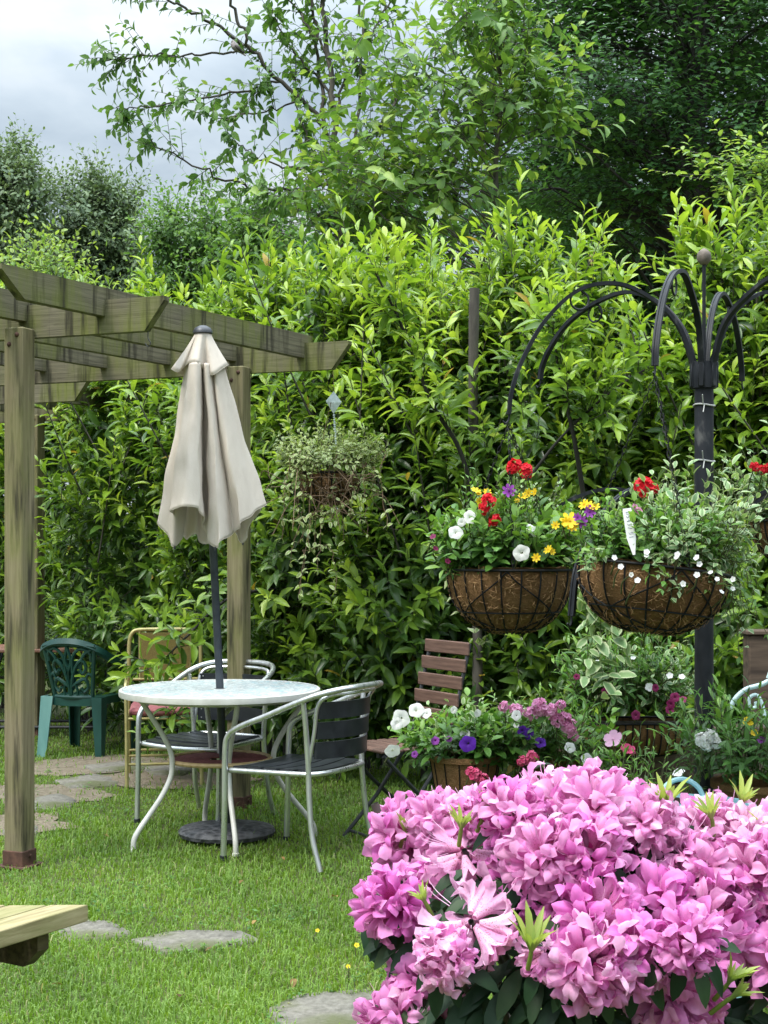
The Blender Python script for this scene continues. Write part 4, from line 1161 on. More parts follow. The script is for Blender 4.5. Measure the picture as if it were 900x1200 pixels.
# ================================================================ black basket post with two tiers of arms
PX, PY = 1.0345, 4.80
m, nt, o = newmat('worn_black_paint')
n1 = noise(nt, (1, 1, .5), 18., 6.)
c = ramp(nt, n1, [(.4, (.006, .0075, .010)), (.62, (.016, .018, .022)), (.74, (.08, .08, .078))])
principled(nt, o, c, ramp(nt, n1, [(.3, (.42, .42, .42)), (.7, (.65, .65, .65))]), .0, bumped(nt, n1, .2, .002), .22)
M_POSTB = m
stand = thing('basket_post', 'tall black iron post with arching arms carrying the flower baskets', 'post', (PX, PY, 0))
MB().lathe([(0, 0), (.0305, 0), (.0305, 1.94), (.029, 1.95), (0, 1.95)], 24).build('pole', M_POSTB, stand)
cb = MB().lathe([(.0325, 1.90), (.040, 1.90), (.042, 1.96), (.038, 1.985), (0, 1.985)], 20)
for k in range(6):
    a = R(60 * k + 6); cb.box((.038 * math.cos(a), .038 * math.sin(a), 1.945), (.016, .02, .085), rot_z(a), .003)
cb.build('top_collar', M_POSTB, stand)
MB().lathe([(.033, 1.285), (.040, 1.29), (.040, 1.345), (.033, 1.35)], 20).build('lower_collar', M_POSTB, stand)
M_FINIAL = simple('rusty_ball', (.09, .075, .06), (.2, .16, .13), .8, .1, 30., (1, 1, 1), .2)
fr = MB().tube([(0, 0, 1.97), (0, 0, 2.31)], .0062, 10).build('finial_rod', M_POSTB, stand)
MB().lathe([(0, -.027), (.012, -.024), (.021, -.013), (.0235, 0), (.021, .013), (.012, .022), (.004, .027), (0, .028)], 18, (0, 0, 2.325)).build('ball', M_FINIAL, fr)
BAR = [(.55, 1), (.2, 1), (.14, .8), (-.14, .8), (-.2, 1), (-.55, 1), (-.55, -1), (.55, -1)]
def arm(ang, prof, name='arm', curl=True):
    d = np.array([math.cos(R(ang)), math.sin(R(ang)), 0])
    P = crom([d * r + UP * z for r, z in prof], 6)
    T, A, B = frames(P); side = np.cross(d, UP)
    V = []; w = .0095; h_ = .006
    for i in range(len(P)):
        nrm = np.cross(side, T[i])
        for a_, b_ in ((w, h_), (w * .45, h_), (w * .3, h_ * .55), (-w * .3, h_ * .55), (-w * .45, h_), (-w, h_), (-w, -h_), (w, -h_)):
            V.append(P[i] + side * a_ + nrm * b_)
    k = 8; F = [(i * k + j, i * k + (j + 1) % k, (i + 1) * k + (j + 1) % k, (i + 1) * k + j) for i in range(len(P) - 1) for j in range(k)]
    F += [tuple(range(k)), tuple((len(P) - 1) * k + j for j in range(k))[::-1]]
    ob = MB().add(V, F).build(name, M_POSTB, stand, True, sharp=30)
    if curl:
        i = int(len(P) * .55); c = P[i] - UP * .035
        a_ = np.linspace(R(100), R(400), 16)
        MB().tube([c + d * (.03 * math.cos(q)) + UP * (.03 * math.sin(q)) for q in a_], .0035, 6).build('curl', M_POSTB, ob)
    e = P[-1]
    MB().tube(crom([e + UP * .01, e - UP * .015, e - UP * .028 + d * .01, e - UP * .02 + d * .02], 4), .003, 6).build('hook', M_POSTB, ob)
    return np.array([PX, PY, 0]) + e
def uprof(rend, zend, zpk=2.25):
    zpk -= .018
    k = rend / .64
    return [(.028, 1.915), (.045, 2.0), (.085, 2.10), (.16 * k, zpk - .055), (.28 * k, zpk), (.41 * k, zpk - .02), (.52 * k, zpk - .28 * (zpk - zend)), (.595 * k, zpk - .58 * (zpk - zend)), (rend * .985, zend + .18 * (zpk - zend)), (rend, zend)]
E1 = arm(186, uprof(.64, 1.81)); E2 = arm(131, uprof(.72, 1.99, 2.27)); E3 = arm(246, uprof(.66, 1.90, 2.24)); E4 = arm(66, uprof(.66, 1.99, 2.27))
E5 = arm(28, uprof(.60, 1.86, 2.25)); E6 = arm(306, uprof(.66, 1.86, 2.24))
def lprof(rend, zend, zpk=1.575):
    return [(.03, 1.30), (.06, 1.40), (.14, zpk - .06), (.27, zpk), (rend * .62, zpk - .025), (rend * .83, zpk - .12), (rend * .96, zpk - .25), (rend, zend)]
for a_, r_, z_ in ((228, .745, 1.19), (172, .66, 1.28), (345, .62, 1.28), (318, .62, 1.25), (75, .62, 1.28)):
    arm(a_, lprof(r_, z_), 'lower_arm', False)
M_TIE = simple('white_tie', (.28, .28, .27), (.4, .4, .38), .5, 0, 10.)
for z in (1.665, 1.845):
    tt = MB().tube([(.034 * math.cos(q), .034 * math.sin(q), z + .003 * math.sin(2 * q)) for q in np.linspace(0, 2 * math.pi, 24, endpoint=False)], .0028, 6, True)
    tt.tube([(-.01, -.034, z), (-.016, -.05, z + .03)], .002, 5).tube([(-.006, -.034, z), (-.012, -.044, z - .025)], .002, 5)
    tt.build('cable_tie', M_TIE, stand)

# ================================================================ wire baskets
m, nt, o = newmat('coir')
n1 = noise(nt, (1, 1, 2.2), 55., 9., .75, dist=2.5); n2 = noise(nt, (1, 1, 1), 9., 4.)
c = mixc(nt, .4, ramp(nt, n1, [(.3, (.09, .042, .018)), (.7, (.50, .29, .135))]), ramp(nt, n2, [(.3, (.15, .08, .034)), (.7, (.38, .22, .10))]))
principled(nt, o, c, .95, 0, bumped(nt, n1, 1., .02), .1)
M_COIR = m
M_SOIL = simple('potting_soil', (.02, .014, .009), (.05, .036, .022), .95, 0, 40., (1, 1, 1), .5)
M_WIRE = simple('black_wire', (.004, .004, .0045), (.009, .009, .010), .6, 0, 14., spec=.2)
M_FIBRE = simple('coir_fibre', (.18, .09, .035), (.48, .29, .135), .9, 0, 40.)
def basket(label, c, Rr, depth, top=None, tilt=0., group='wire baskets hanging from the black post', chains=True, rz=0.):
    t = thing('hanging_basket', label, 'basket', c, 0, group)
    t.rotation_euler = (0, tilt, rz)
    prof = [(Rr * math.cos(a) ** .82, -depth * math.sin(a)) for a in np.linspace(0, R(89), 14)] + [(0, -depth)]
    pin = [(max(r - .012, 0), z + .012) for r, z in prof[::-1]]
    a = np.linspace(0, 2 * math.pi, 48, endpoint=False)
    lin = MB().lathe([(r * .985, z * .985) for r, z in prof] + pin[1:] + [(Rr - .006, .012)], 48)
    # a ragged coir lip
    lin.V[-1] += rng.normal(0, .0018, lin.V[-1].shape)
    lin.build('coir_liner', M_COIR, t)
    MB().lathe([(0, -.01), (Rr * .93, -.025)], 32).build('soil', M_SOIL, t)
    # loose fibres standing off the liner
    nf = 1300
    th = rng.uniform(0, 6.283, nf); q = rng.uniform(.0, 1.35, nf)
    P0 = np.stack([Rr * np.cos(q) ** .82 * np.cos(th), Rr * np.cos(q) ** .82 * np.sin(th), -depth * np.sin(q)], 1) * .99
    nrm = unit(P0 + np.array([0, 0, .02])); tg = unit(np.cross(nrm, rng.normal(0, 1, (nf, 3))))
    ll = rng.uniform(.008, .03, nf)[:, None]
    P = np.stack([P0, P0 + tg * ll * .5 + nrm * rng.uniform(.002, .007, (nf, 1)), P0 + tg * ll + nrm * rng.uniform(-.001, .008, (nf, 1))], 1)
    Sf = Stems(); Sf.put(P, np.full((nf, 3), .0008), 3)
    of = link('coir_fibres', mesh_from('coir_fibres', np.vstack(Sf.V), [np.vstack(Sf.Q)], True), M_FIBRE, t); of['kind'] = 'stuff'
    w = MB()
    def at(th, q): return np.array([Rr * math.cos(q) ** .82 * math.cos(th), Rr * math.cos(q) ** .82 * math.sin(th), -depth * math.sin(q)]) * 1.012
    w.tube([at(x, .0) + [0, 0, .004] for x in np.linspace(0, 2 * math.pi, 56, endpoint=False)], .0042, 8, True)
    for q in (R(40), R(66)):
        w.tube([at(x, q) for x in np.linspace(0, 2 * math.pi, 48, endpoint=False)], .0026, 6, True)
    nm = 20
    for k in range(nm):
        th = 2 * math.pi * k / nm + .1
        w.tube([at(th, q) for q in np.linspace(0, R(82), 12)], .0029, 5)
    for k in range(3):
        th = 2 * math.pi * k / 3 + .4
        for s in (-1,):
            w.tube([at(th + s * x * R(105), R(66) * x ** .8) for x in np.linspace(0, 1, 14)], .0026, 5)
            w.tube([at(th - s * x * R(105), R(66) * x ** .8) for x in np.linspace(0, 1, 14)], .0026, 5)
    w.build('wire_frame', M_WIRE, t)
    if top is not None:
        Mi = (rot_z(rz) @ rot_y(tilt)).T
        tp = Mi @ (np.array(top) - np.array(c))
        for k in range(3):
            th = 2 * math.pi * k / 3 + .5
            a0 = at(th, 0) + [0, 0, .004]
            l = np.linalg.norm(tp - a0); n = int(l / .019)
            d = (tp - a0) / l
            s1 = unit(np.cross(d, [.3, .5, .1])); s2 = np.cross(d, s1)
            ch = MB()
            for i in range(n):
                p0 = a0 + d * (l * (i + .5) / n); sd_ = s1 if i % 2 else s2
                ch.tube([p0 + d * (.0125 * math.cos(x)) + sd_ * (.0048 * math.sin(x)) for x in np.linspace(0, 2 * math.pi, 8, endpoint=False)], .0014, 4, True)
            ch.build('chain', M_WIRE, t)
    return t
B1 = W(597, 668, 4.735); B1[0] = E1[0] + .0
B1 = np.array([W(597, 669, E1[1])[0], E1[1], W(597, 669, E1[1])[2]])
basket('coir-lined wire basket hanging on the left, with red and yellow flowers', B1, .199, .198, E1 - UP * .03)
B2 = W(766, 668, E3[1])
basket('coir-lined wire basket nearest the black post, tilted, with white trailing flowers', B2, .212, .178, E3 - UP * .03, R(7), rz=.3)
B3 = np.array([W(962, 612, 5.10)[0], 5.10, W(962, 612, 5.10)[2]])
basket('coir-lined wire basket cut by the right edge beyond the black post', B3, .235, .17, E5 - UP * .03)
# ================================================================ flowers and planters
def trumpet(nl=5, nu=25, nv=6, notch=.38, flare=.5, depth=.55, ruffle=.06, seed=0, throat=.22, pw=.55, point=False):
    g = np.random.default_rng(seed); ph = g.uniform(0, 6.28, 3)
    V = []; E = []
    for j in range(nv):
        s = j / (nv - 1)
        for i in range(nu):
            th = 2 * math.pi * i / nu
            c = abs(math.cos(nl * th / 2.))
            if point: c = .35 * c + .65 * abs(1 - 2 * ((th * nl / (2 * math.pi)) % 1.))
            v = s * ((1 - notch) + notch * c ** pw)
            if v < .5: r, y = .07 + (throat - .07) * (v / .5), depth * .72 * (v / .5)
            else:
                q = (v - .5) / .5
                r, y = throat + flare * q ** 1.05, depth * (.72 + .42 * math.sin(q * 2.1) - .22 * q)
            y += ruffle * max(0, v - .35) * (math.sin(nl * 2 * th + ph[0]) + .8 * math.sin(3 * th + ph[1]) + .55 * math.sin(13 * th + ph[2]) * max(0, v - .5)) - .07 * c * max(0, v - .4)
            r *= 1 + .05 * math.sin(2 * th + ph[2])
            V.append((r * math.cos(th), y, r * math.sin(th))); E.append(v)
    Q = [(j * nu + i, j * nu + (i + 1) % nu, (j + 1) * nu + (i + 1) % nu, (j + 1) * nu + i) for j in range(nv - 1) for i in range(nu)]
    return np.array(V), np.array(Q), np.array(E)
def disc_flower(npet, wid=.26, cup=.15):
    V = []; Q = []; E = []
    for k in range(npet):
        a = 2 * math.pi * k / npet; ca, sa = math.cos(a), math.sin(a); b = len(V)
        for r, w in ((.06, .06), (.45, wid), (.8, wid * 1.05), (1., wid * .45)):
            for s in (-1, 0, 1):
                x, z = r, s * w
                V.append((x * ca - z * sa, cup * r * r + .05 * abs(s) * r, x * sa + z * ca)); E.append(r)
        for j in range(3):
            for s in range(2): Q.append((b + j * 3 + s, b + j * 3 + s + 1, b + (j + 1) * 3 + s + 1, b + (j + 1) * 3 + s))
    b = len(V)   # little dome in the middle
    for r, y in ((.17, .03), (.13, .10), (.02, .12)):
        for i in range(6): V.append((r * math.cos(i * 1.0472), y, r * math.sin(i * 1.0472))); E.append(0.)
    for j in range(2):
        for i in range(6): Q.append((b + j * 6 + i, b + j * 6 + (i + 1) % 6, b + (j + 1) * 6 + (i + 1) % 6, b + (j + 1) * 6 + i))
    return np.array(V), np.array(Q), np.array(E)
RHODO = [trumpet(seed=i, notch=.46 + .04 * i, ruffle=.13 + .03 * i, flare=.50 + .03 * (i % 3), depth=.85 + .08 * (i % 2), throat=.24, nu=40, nv=8, pw=.72, point=True) for i in range(5)]
PETUNIA = [trumpet(seed=9 + i, notch=.12, ruffle=.05, flare=.70, depth=.42, throat=.13) for i in range(2)]
DAISY = disc_flower(7, .22); FIVE = disc_flower(5, .42)
def petalmat(name, throat, mid, rimc, pale, trans=.3, rough=.6, freck=None):
    m, nt, o = newmat(name)
    c = ramp(nt, attr(nt, 'edge'), [(.05, throat), (.5, mid), (1, rimc)])
    c = mixc(nt, attr(nt, 'age'), c, pale)
    if freck is not None:
        fz = noise(nt, (1, 1, 1), 420., 2.)
        fm = mixc(nt, 1., ramp(nt, fz, [(.58, (0, 0, 0)), (.64, (1, 1, 1))]), ramp(nt, attr(nt, 'edge'), [(.28, (.8, .8, .8)), (.62, (0, 0, 0))]), 'MULTIPLY')
        c = mixc(nt, fm, c, freck)
        bz = noise(nt, (1, 1, 1), 26., 5.)
        c = mixc(nt, ramp(nt, bz, [(.70, (0, 0, 0)), (.80, (.7, .7, .7))]), c, (.34, .17, .10))
    n = noise(nt, (1, 1, 1), 55., 4.)
    c = mixc(nt, .3, c, ramp(nt, n, [(.3, (.7, .6, .7)), (.7, (1.15, 1.15, 1.15))]), 'MULTIPLY')
    p = principled(nt, None, c, rough, 0, None, .25)
    t = nt.nodes.new('ShaderNodeBsdfTranslucent'); nt.links.new(c, t.inputs[0])
    ms = nt.nodes.new('ShaderNodeMixShader'); ms.inputs[0].default_value = trans
    nt.links.new(p.outputs[0], ms.inputs[1]); nt.links.new(t.outputs[0], ms.inputs[2]); nt.links.new(ms.outputs[0], o.inputs[0])
    return m
M_RHODO = petalmat('rhododendron_petal', (.42, .024, .19), (.63, .115, .44), (.76, .23, .59), (.92, .58, .75), .38, .7, (.30, .06, .03))
M_WHITE = petalmat('white_petal', (.6, .65, .4), (.72, .73, .66), (.78, .78, .74), (.8, .8, .78))
M_RED = petalmat('red_petal', (.40, .0, .01), (.62, .008, .02), (.72, .02, .03), (.75, .03, .05))
M_YELLOW = petalmat('yellow_petal', (.55, .28, .0), (.78, .52, .01), (.85, .62, .02), (.85, .66, .06))
M_PURPLE = petalmat('purple_petal', (.02, .003, .06), (.05, .008, .22), (.09, .015, .36), (.2, .05, .45))
M_VIOLET = petalmat('violet_petal', (.12, .01, .16), (.26, .04, .34), (.36, .09, .46), (.4, .15, .5))
M_PINKF = petalmat('pink_petal', (.5, .06, .2), (.70, .22, .45), (.78, .36, .56), (.82, .5, .65))
M_CERISE = petalmat('cerise_petal', (.3, .01, .05), (.50, .03, .12), (.60, .06, .18), (.65, .2, .3))
M_PLUM = petalmat('plum_petal', (.06, .004, .02), (.16, .01, .06), (.24, .02, .10), (.3, .05, .15))
M_BEDLEAF = leafmat('bedding_leaf', [(0, (.03, .09, .016)), (.5, (.08, .19, .03)), (1, (.2, .34, .06))], .45, .4, .3)
M_GREYLEAF = leafmat('variegated_leaf', [(0, (.06, .13, .06)), (.5, (.12, .22, .09)), (1, (.24, .36, .15))], .5, .35, .25, (.42, .48, .28), 1., (.3, .35, .25), .45, .9)
M_IVYLEAF = leafmat('pale_ivy_leaf', [(0, (.10, .16, .04)), (.5, (.21, .31, .08)), (1, (.32, .41, .14))], .5, .35, .28, (.46, .50, .28), 1., (.3, .35, .25), .3, .8)
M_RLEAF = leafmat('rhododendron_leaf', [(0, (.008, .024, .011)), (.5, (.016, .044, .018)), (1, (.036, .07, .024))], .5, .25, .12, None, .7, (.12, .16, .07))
M_NEWLEAF = leafmat('new_leaf', [(0, (.2, .28, .05)), (1, (.34, .42, .09))], .45, .4, .3)
M_DRY = simple('dry_twig', (.10, .06, .035), (.22, .15, .09), .9, 0, 20.)

def blooms(name, parent, mat, P, D, S, tmpls, age=(0, .4), stalk=None):
    """one bloom or one head of many florets as a single part"""
    P = np.atleast_2d(np.asarray(P, float)); D = np.broadcast_to(np.asarray(D, float), P.shape)
    L = Leaves(); n = len(P)
    if not isinstance(tmpls, list): tmpls = [tmpls]
    pick = rng.integers(0, len(tmpls), n)
    for i, tm in enumerate(tmpls):
        k = pick == i
        if k.any():
            L.put(P[k], D[k], rng.normal(0, 1, (k.sum(), 3)), np.broadcast_to(S, (n,))[k] * rng.uniform(.85, 1.15, k.sum()), rng.uniform(*age, k.sum()), tm)
    o = L.build(name, mat, parent)
    if stalk is not None:
        s = Stems(); s.line(crom([stalk, (np.asarray(stalk) + P.mean(0)) / 2 + rng.normal(0, .008, 3), P.mean(0)], 4), .0025, .0018, 5)
        s.build('stalk', M_STEM, o)
    return o
CAMP = np.array([0, 0, CAM_H])
def facing(p, tilt=.5):
    d = unit(CAMP - np.asarray(p)) ; return unit(d * .8 + UP * tilt + rng.normal(0, .25, 3))
def single(parent, mat, px, py, Y, size, tm=PETUNIA, name='petunia_flower', tilt=.3, age=(0, .3)):
    p = W(px, py, Y - .07); d = facing(p, tilt)
    sc = size * .84 / 2 / .85
    return blooms(name, parent, mat, p - d * sc * .4, d, sc, tm, age, p - UP * .05 + rng.normal(0, .015, 3) + [0, .10, 0])
def geranium(parent, px, py, Y, size, mat=M_RED):
    p = W(px, py, Y - .07); n = 34
    d = unit(rng.normal(0, 1, (n, 3)) + [0, -.45, .35]) * rng.uniform(.8, 1.15, (n, 1))
    return blooms('geranium_head', parent, mat, p + d * size * .40, d + rng.normal(0, .25, d.shape), size * .17, FIVE, (0, .5), p - UP * .12 + [0, .09, 0])
def mound(parent, c, rx, ry, h, n, leaf, tmpl, mat, age=(.2, .9), ln=(.08, .18), K=8, name='foliage', rise=.2, droop=.2, wide=1., outw=.8, up=1., stem=.0018, zj=.02, foliage=True):
    """leafy mound growing out of soil at c"""
    L, S = Leaves(), Stems()
    a = rng.uniform(0, 6.28, n); r = np.sqrt(rng.random(n))
    x, y = np.cos(a) * r, np.sin(a) * r
    B = np.array(c) + np.stack([x * rx * .75, y * ry * .75, (1 - r * r) * h * .55 * rng.random(n) + rng.uniform(-zj, zj, n)], 1)
    d = np.stack([x * outw, y * outw, np.full(n, up)], 1) + rng.normal(0, .35, (n, 3))
    shoots(L, S, B, d, rng.uniform(*ln, n), K, leaf, rng.uniform(*age, n), tmpl, rise, 72, 28, droop, .2, .1, stem, wide, .35, .7)
    o = L.build(name, mat, parent); S.build('stems', M_STEM, o)
    return o
def trails(parent, starts, ends, leaf, mat, name='trailing_stem', K=16, tmpl=SMALL, sag=.1, age=(.3, 1), mstem=M_STEM, rad=.0018):
    """strands that run out and hang, each a part: a path with leaves along it"""
    for a, b in zip(starts, ends):
        L, S = Leaves(), Stems()
        a, b = np.array(a), np.array(b)
        mid = a * .45 + b * .55; mid[2] = max(a[2], b[2]) * .75 + min(a[2], b[2]) * .25 + sag * .3; mid[:2] = a[:2] * .35 + b[:2] * .65
        P = crom([a, mid, b], 8); P = P + rng.normal(0, .006, P.shape)
        S.line(P, rad, rad * .6, 4)
        s = np.linspace(.08, 1, K) * (len(P) - 1.001); i = s.astype(int)
        Q = P[i] + (P[i + 1] - P[i]) * (s - i)[:, None]; T = unit(P[i + 1] - P[i])
        for sgn in (-1, 1):
            D = T * .4 + rng.normal(0, .5, T.shape) + sgn * unit(np.cross(T, UP) + 1e-4) * .8
            L.put(Q, D, UP + rng.normal(0, .4, T.shape) - T * .1 + np.array([0, -.5, 0]), leaf * rng.uniform(.6, 1.2, K), rng.uniform(*age, K), tmpl)
        o = L.build(name, mat, parent); S.build('stem', mstem, o)

# ---- left hanging basket
c = B1 + UP * .0
pl1 = thing('bedding_plants', 'mixed bedding plants with red, yellow and white flowers filling the left basket', 'plants', c, 0, 'plants in the hanging baskets')
mound(pl1, c, .21, .18, .13, 190, .048, OVAL, M_BEDLEAF, (.4, 1), (.10, .17), 9, outw=.9)
mound(pl1, c + [-.03, .0, .05], .14, .12, .10, 60, .022, SMALL, M_BEDLEAF, (.4, 1), (.12, .22), 12, 'fine_foliage', outw=.5)
mound(pl1, c + [-.09, -.05, -.01], .10, .08, .05, 26, .055, BIG, M_BEDLEAF, (.5, .9), (.08, .14), 7, 'broad_leaves', outw=1.2, up=.5)
mound(pl1, c + [.06, .02, .03], .12, .12, .08, 50, .02, SMALL, M_GREYLEAF, (.4, 1), (.12, .24), 12, 'pale_foliage', outw=.6)
for (x, y, s) in ((603, 546, .048), (600, 549, .04), (616, 552, .05)): geranium(pl1, x, y, B1[1] - .02, s)
for (x, y, s) in ((572, 588, .052), (579, 610, .045), (567, 596, .04)): geranium(pl1, x, y, B1[1] - .1, s)
for (x, y, s) in ((571, 575, .032), (558, 573, .03), (562, 587, .026), (613, 580, .032), (625, 576, .03), (619, 577, .03), (606, 586, .02), (628, 653, .032), (641, 643, .03), (648, 646, .025), (561, 577, .02)):
    single(pl1, M_YELLOW, x, y, B1[1] - (.16 if y > 630 else .06), s, DAISY, 'daisy_flower', .4)
single(pl1, M_VIOLET, 597, 574, B1[1] - .05, .045, DAISY, 'daisy_flower', .2)
for (x, y, s) in ((611, 648, .058), (534, 624, .05), (551, 606, .05), (622, 618, .045), (541, 612, .035), (627, 623, .04)):
    single(pl1, M_WHITE, x, y, B1[1] - (.18 if y > 635 else .12), s, PETUNIA, 'petunia_flower', .1, (.2, .9))
for (x, y) in ((507, 628), (511, 642), (525, 657)): single(pl1, M_PLUM, x, y, B1[1] - .05, .02, FIVE, 'small_flower')
st_, en_ = [], []
for x, y in ((530, 700), (540, 720), (555, 742), (568, 755), (560, 748), (510, 650), (500, 640)):
    st_.append(W(545, 664, B1[1] + .05)); en_.append(W(x, y, B1[1] + rng.uniform(.0, .15)))
trails(pl1, st_, en_, .034, M_IVYLEAF, K=5)

# ---- right hanging basket
c = B2.copy()
pl2 = thing('bedding_plants', 'white-flowered trailing plants spilling over the right rim of the tilted basket', 'plants', c, 0, 'plants in the hanging baskets')
mound(pl2, c, .21, .19, .12, 220, .032, OVAL, M_BEDLEAF, (.4, 1), (.09, .17), 11, outw=.9)
mound(pl2, c + [.06, -.03, .02], .20, .18, .10, 100, .030, OVAL, M_GREYLEAF, (.3, 1), (.10, .20), 8, 'pale_foliage', outw=1.)
mound(pl2, c + [.10, .05, .05], .12, .12, .10, 34, .042, OVAL, M_GREYLEAF, (.4, 1), (.12, .22), 7, 'grey_foliage', outw=.7)
st_, en_ = [], []
for x, y, dy in ((795, 693, -.17), (788, 700, -.18), (800, 690, -.16), (772, 676, -.19), (843, 678, -.15), (838, 690, -.14), (860, 700, -.05), (868, 715, -.02), (872, 735, .02), (860, 742, .05), (880, 690, .05), (885, 668, .05), (850, 690, -.1), (876, 720, .0), (866, 690, -.05), (855, 730, 0.), (688, 668, -.17), (690, 660, -.14), (880, 650, .1), (872, 760, .05)):
    s0 = W(745 + (x - 745) * .6, 656, B2[1] + dy * .8); st_.append(s0); en_.append(W(x, y, B2[1] + dy * 1.25))
trails(pl2, st_, en_, .026, M_GREYLEAF, K=11)
trails(pl2, st_, [e + rng.normal(0, .03, 3) for e in en_], .024, M_BEDLEAF, 'trailing_stem', K=9)
for k in range(17):
    x, y = rng.uniform(720, 885), 0; y = 640 + rng.uniform(0, 45) + max(0, (x - 820)) * .35
    single(pl2, M_WHITE, x, y, B2[1] - .20 + max(0, x - 830) * .003, .016, FIVE, 'small_flower', .2, (.4, 1))
geranium(pl2, 754, 571, B2[1] + .12, .062); geranium(pl2, 766, 573, B2[1] + .14, .034)
for (x, y, s) in ((691, 590, .036), (683, 590, .03), (697, 592, .03), (668, 608, .05), (671, 616, .035), (664, 612, .03), (651, 615, .028)):
    single(pl2, M_YELLOW, x, y, B2[1] - .02, s, DAISY, 'daisy_flower', .4)
for (x, y, s) in ((692, 599, .034), (681, 611, .034), (676, 606, .024)): single(pl2, M_VIOLET, x, y, B2[1] - .03, s, DAISY, 'daisy_flower', .3)
for (x, y) in ((745, 593), (748, 599), (849, 622)): single(pl2, M_PINKF, x, y, B2[1], .022, FIVE, 'small_flower', .3)
# plant label
tagm = simple('white_plastic', (.66, .66, .64), (.74, .74, .72), .5, 0, 10.)
lp = W(738, 618, B2[1] - .215)
lab = thing('plant_label', 'white plastic plant label with faded handwriting stuck in the right basket', 'label', lp)
lab.rotation_euler = (R(-8), R(-7), R(4))
hw = .0125
MB().prism([(-hw, .045), (-hw * .9, .052), (hw * .9, .052), (hw, .045), (hw, -.03), (hw * .25, -.075), (-hw * .25, -.075), (-hw, -.03)], -.0006, .0006).build('strip', tagm, lab, False)
ink = simple('faded_ink', (.16, .17, .24), (.26, .27, .34), .7, 0, 30.)
def pen(strokes, x, z, s):
    mb = MB()
    for st in strokes:
        # written along the strip, reading downwards
        P = [(x + v * s, -.0011, z - u * s) for u, v in st]
        mb.tube(P, .00075, 4)
    return mb
GLY = [[[(0, -.4), (.5, -.3), (.5, .4), (0, .3), (0, -.4)]], [[(.5, .5), (0, .5), (0, .05), (.4, .1), (.45, -.3), (0, -.45)]], [[(.35, -.5), (.35, .5), (0, -.1), (.55, -.1)]], [[(0, .45), (.45, .4), (.2, .05), (.5, -.2), (0, -.45)]], [[(0, -.5), (.3, .5)]], [[(.5, .5), (0, .5), (0, .05), (.4, .1), (.45, -.3), (0, -.45)]], [[(.2, .5), (.2, -.5)]]]
allw = MB()
for i, g in enumerate(GLY):
    b = pen(g, .0, .042 - i * .0105 - (.003 if i > 4 else 0), .011)
    for v in b.V: allw.V.append(v)
    for k_, f in b.F.items(): allw.F.setdefault(k_, []).extend([[q + allw.n for q in r] for r in f])
    allw.n += b.n
allw.build('handwriting', ink, lab)

# ---- basket at the right edge
c = B3
pl3 = thing('bedding_plants', 'pale ivy and red geranium in the basket cut by the right edge', 'plants', c, 0, 'plants in the hanging baskets')
mound(pl3, c, .24, .22, .14, 110, .036, OVAL, M_GREYLEAF, (.3, 1), (.12, .26), 8, outw=1.)
mound(pl3, c + [-.05, 0, .0], .22, .2, .12, 70, .03, OVAL, M_BEDLEAF, (.4, 1), (.12, .24), 9, 'green_foliage', outw=1.)
st_ = [c + [rng.uniform(-.2, 0), rng.uniform(-.15, .1), .02] for k in range(12)]
trails(pl3, st_, [W(rng.uniform(845, 905), rng.uniform(560, 650), 5.05) for k in range(12)], .04, M_GREYLEAF, K=9, tmpl=OVAL)
for (x, y) in ((884, 547), (893, 551), (900, 549)): geranium(pl3, x, y, 5.0, .035)

# ---- overgrown basket in the hedge
c = W(386, 556, 8.0)
bk4 = basket('old basket overgrown with pale creeping ivy, hanging in the hedge right of the parasol', c, .17, .16, c + UP * .30, 0., None)
pl4 = thing('creeping_plant', 'pale round-leaved creeper with dry brown stems smothering the old hedge basket', 'plant', c)
mound(pl4, c + [0, 0, .04], .28, .2, .18, 240, .034, OVAL, M_IVYLEAF, (.3, 1), (.08, .2), 8, outw=1.1, up=.7)
st_, en_ = [], []
for k in range(24):
    x0 = rng.uniform(-48, 48); st_.append(W(386 + x0 * .8, 535 + rng.uniform(-6, 16), 7.95 - rng.uniform(.0, .15)))
    en_.append(W(386 + x0 * 1.25 + rng.normal(0, 6), 575 + rng.uniform(0, 1) ** 1.6 * 75, 7.9 - rng.uniform(.0, .12)))
for a, b in (((385, 600), (352, 690)), ((390, 600), (372, 668)), ((380, 600), (340, 660)), ((375, 640), (395, 690)), ((380, 640), (350, 695)), ((395, 590), (415, 605))):
    st_.append(W(*a, 7.85)); en_.append(W(*b, 7.8))
trails(pl4, st_, en_, .034, M_IVYLEAF, K=9, tmpl=OVAL, mstem=M_DRY, rad=.0028)
S_ = Stems()
for k in range(46):
    p = c + np.array([rng.normal(0, .13), -.12 - rng.random() * .08, rng.normal(-.07, .06)])
    S_.line(crom([p, p + rng.normal(0, .07, 3), p + rng.normal(0, .11, 3) - UP * .05], 5), .0028, .0016, 4)
o_ = S_.build('dry_stems', M_DRY, pl4); o_['kind'] = 'stuff'
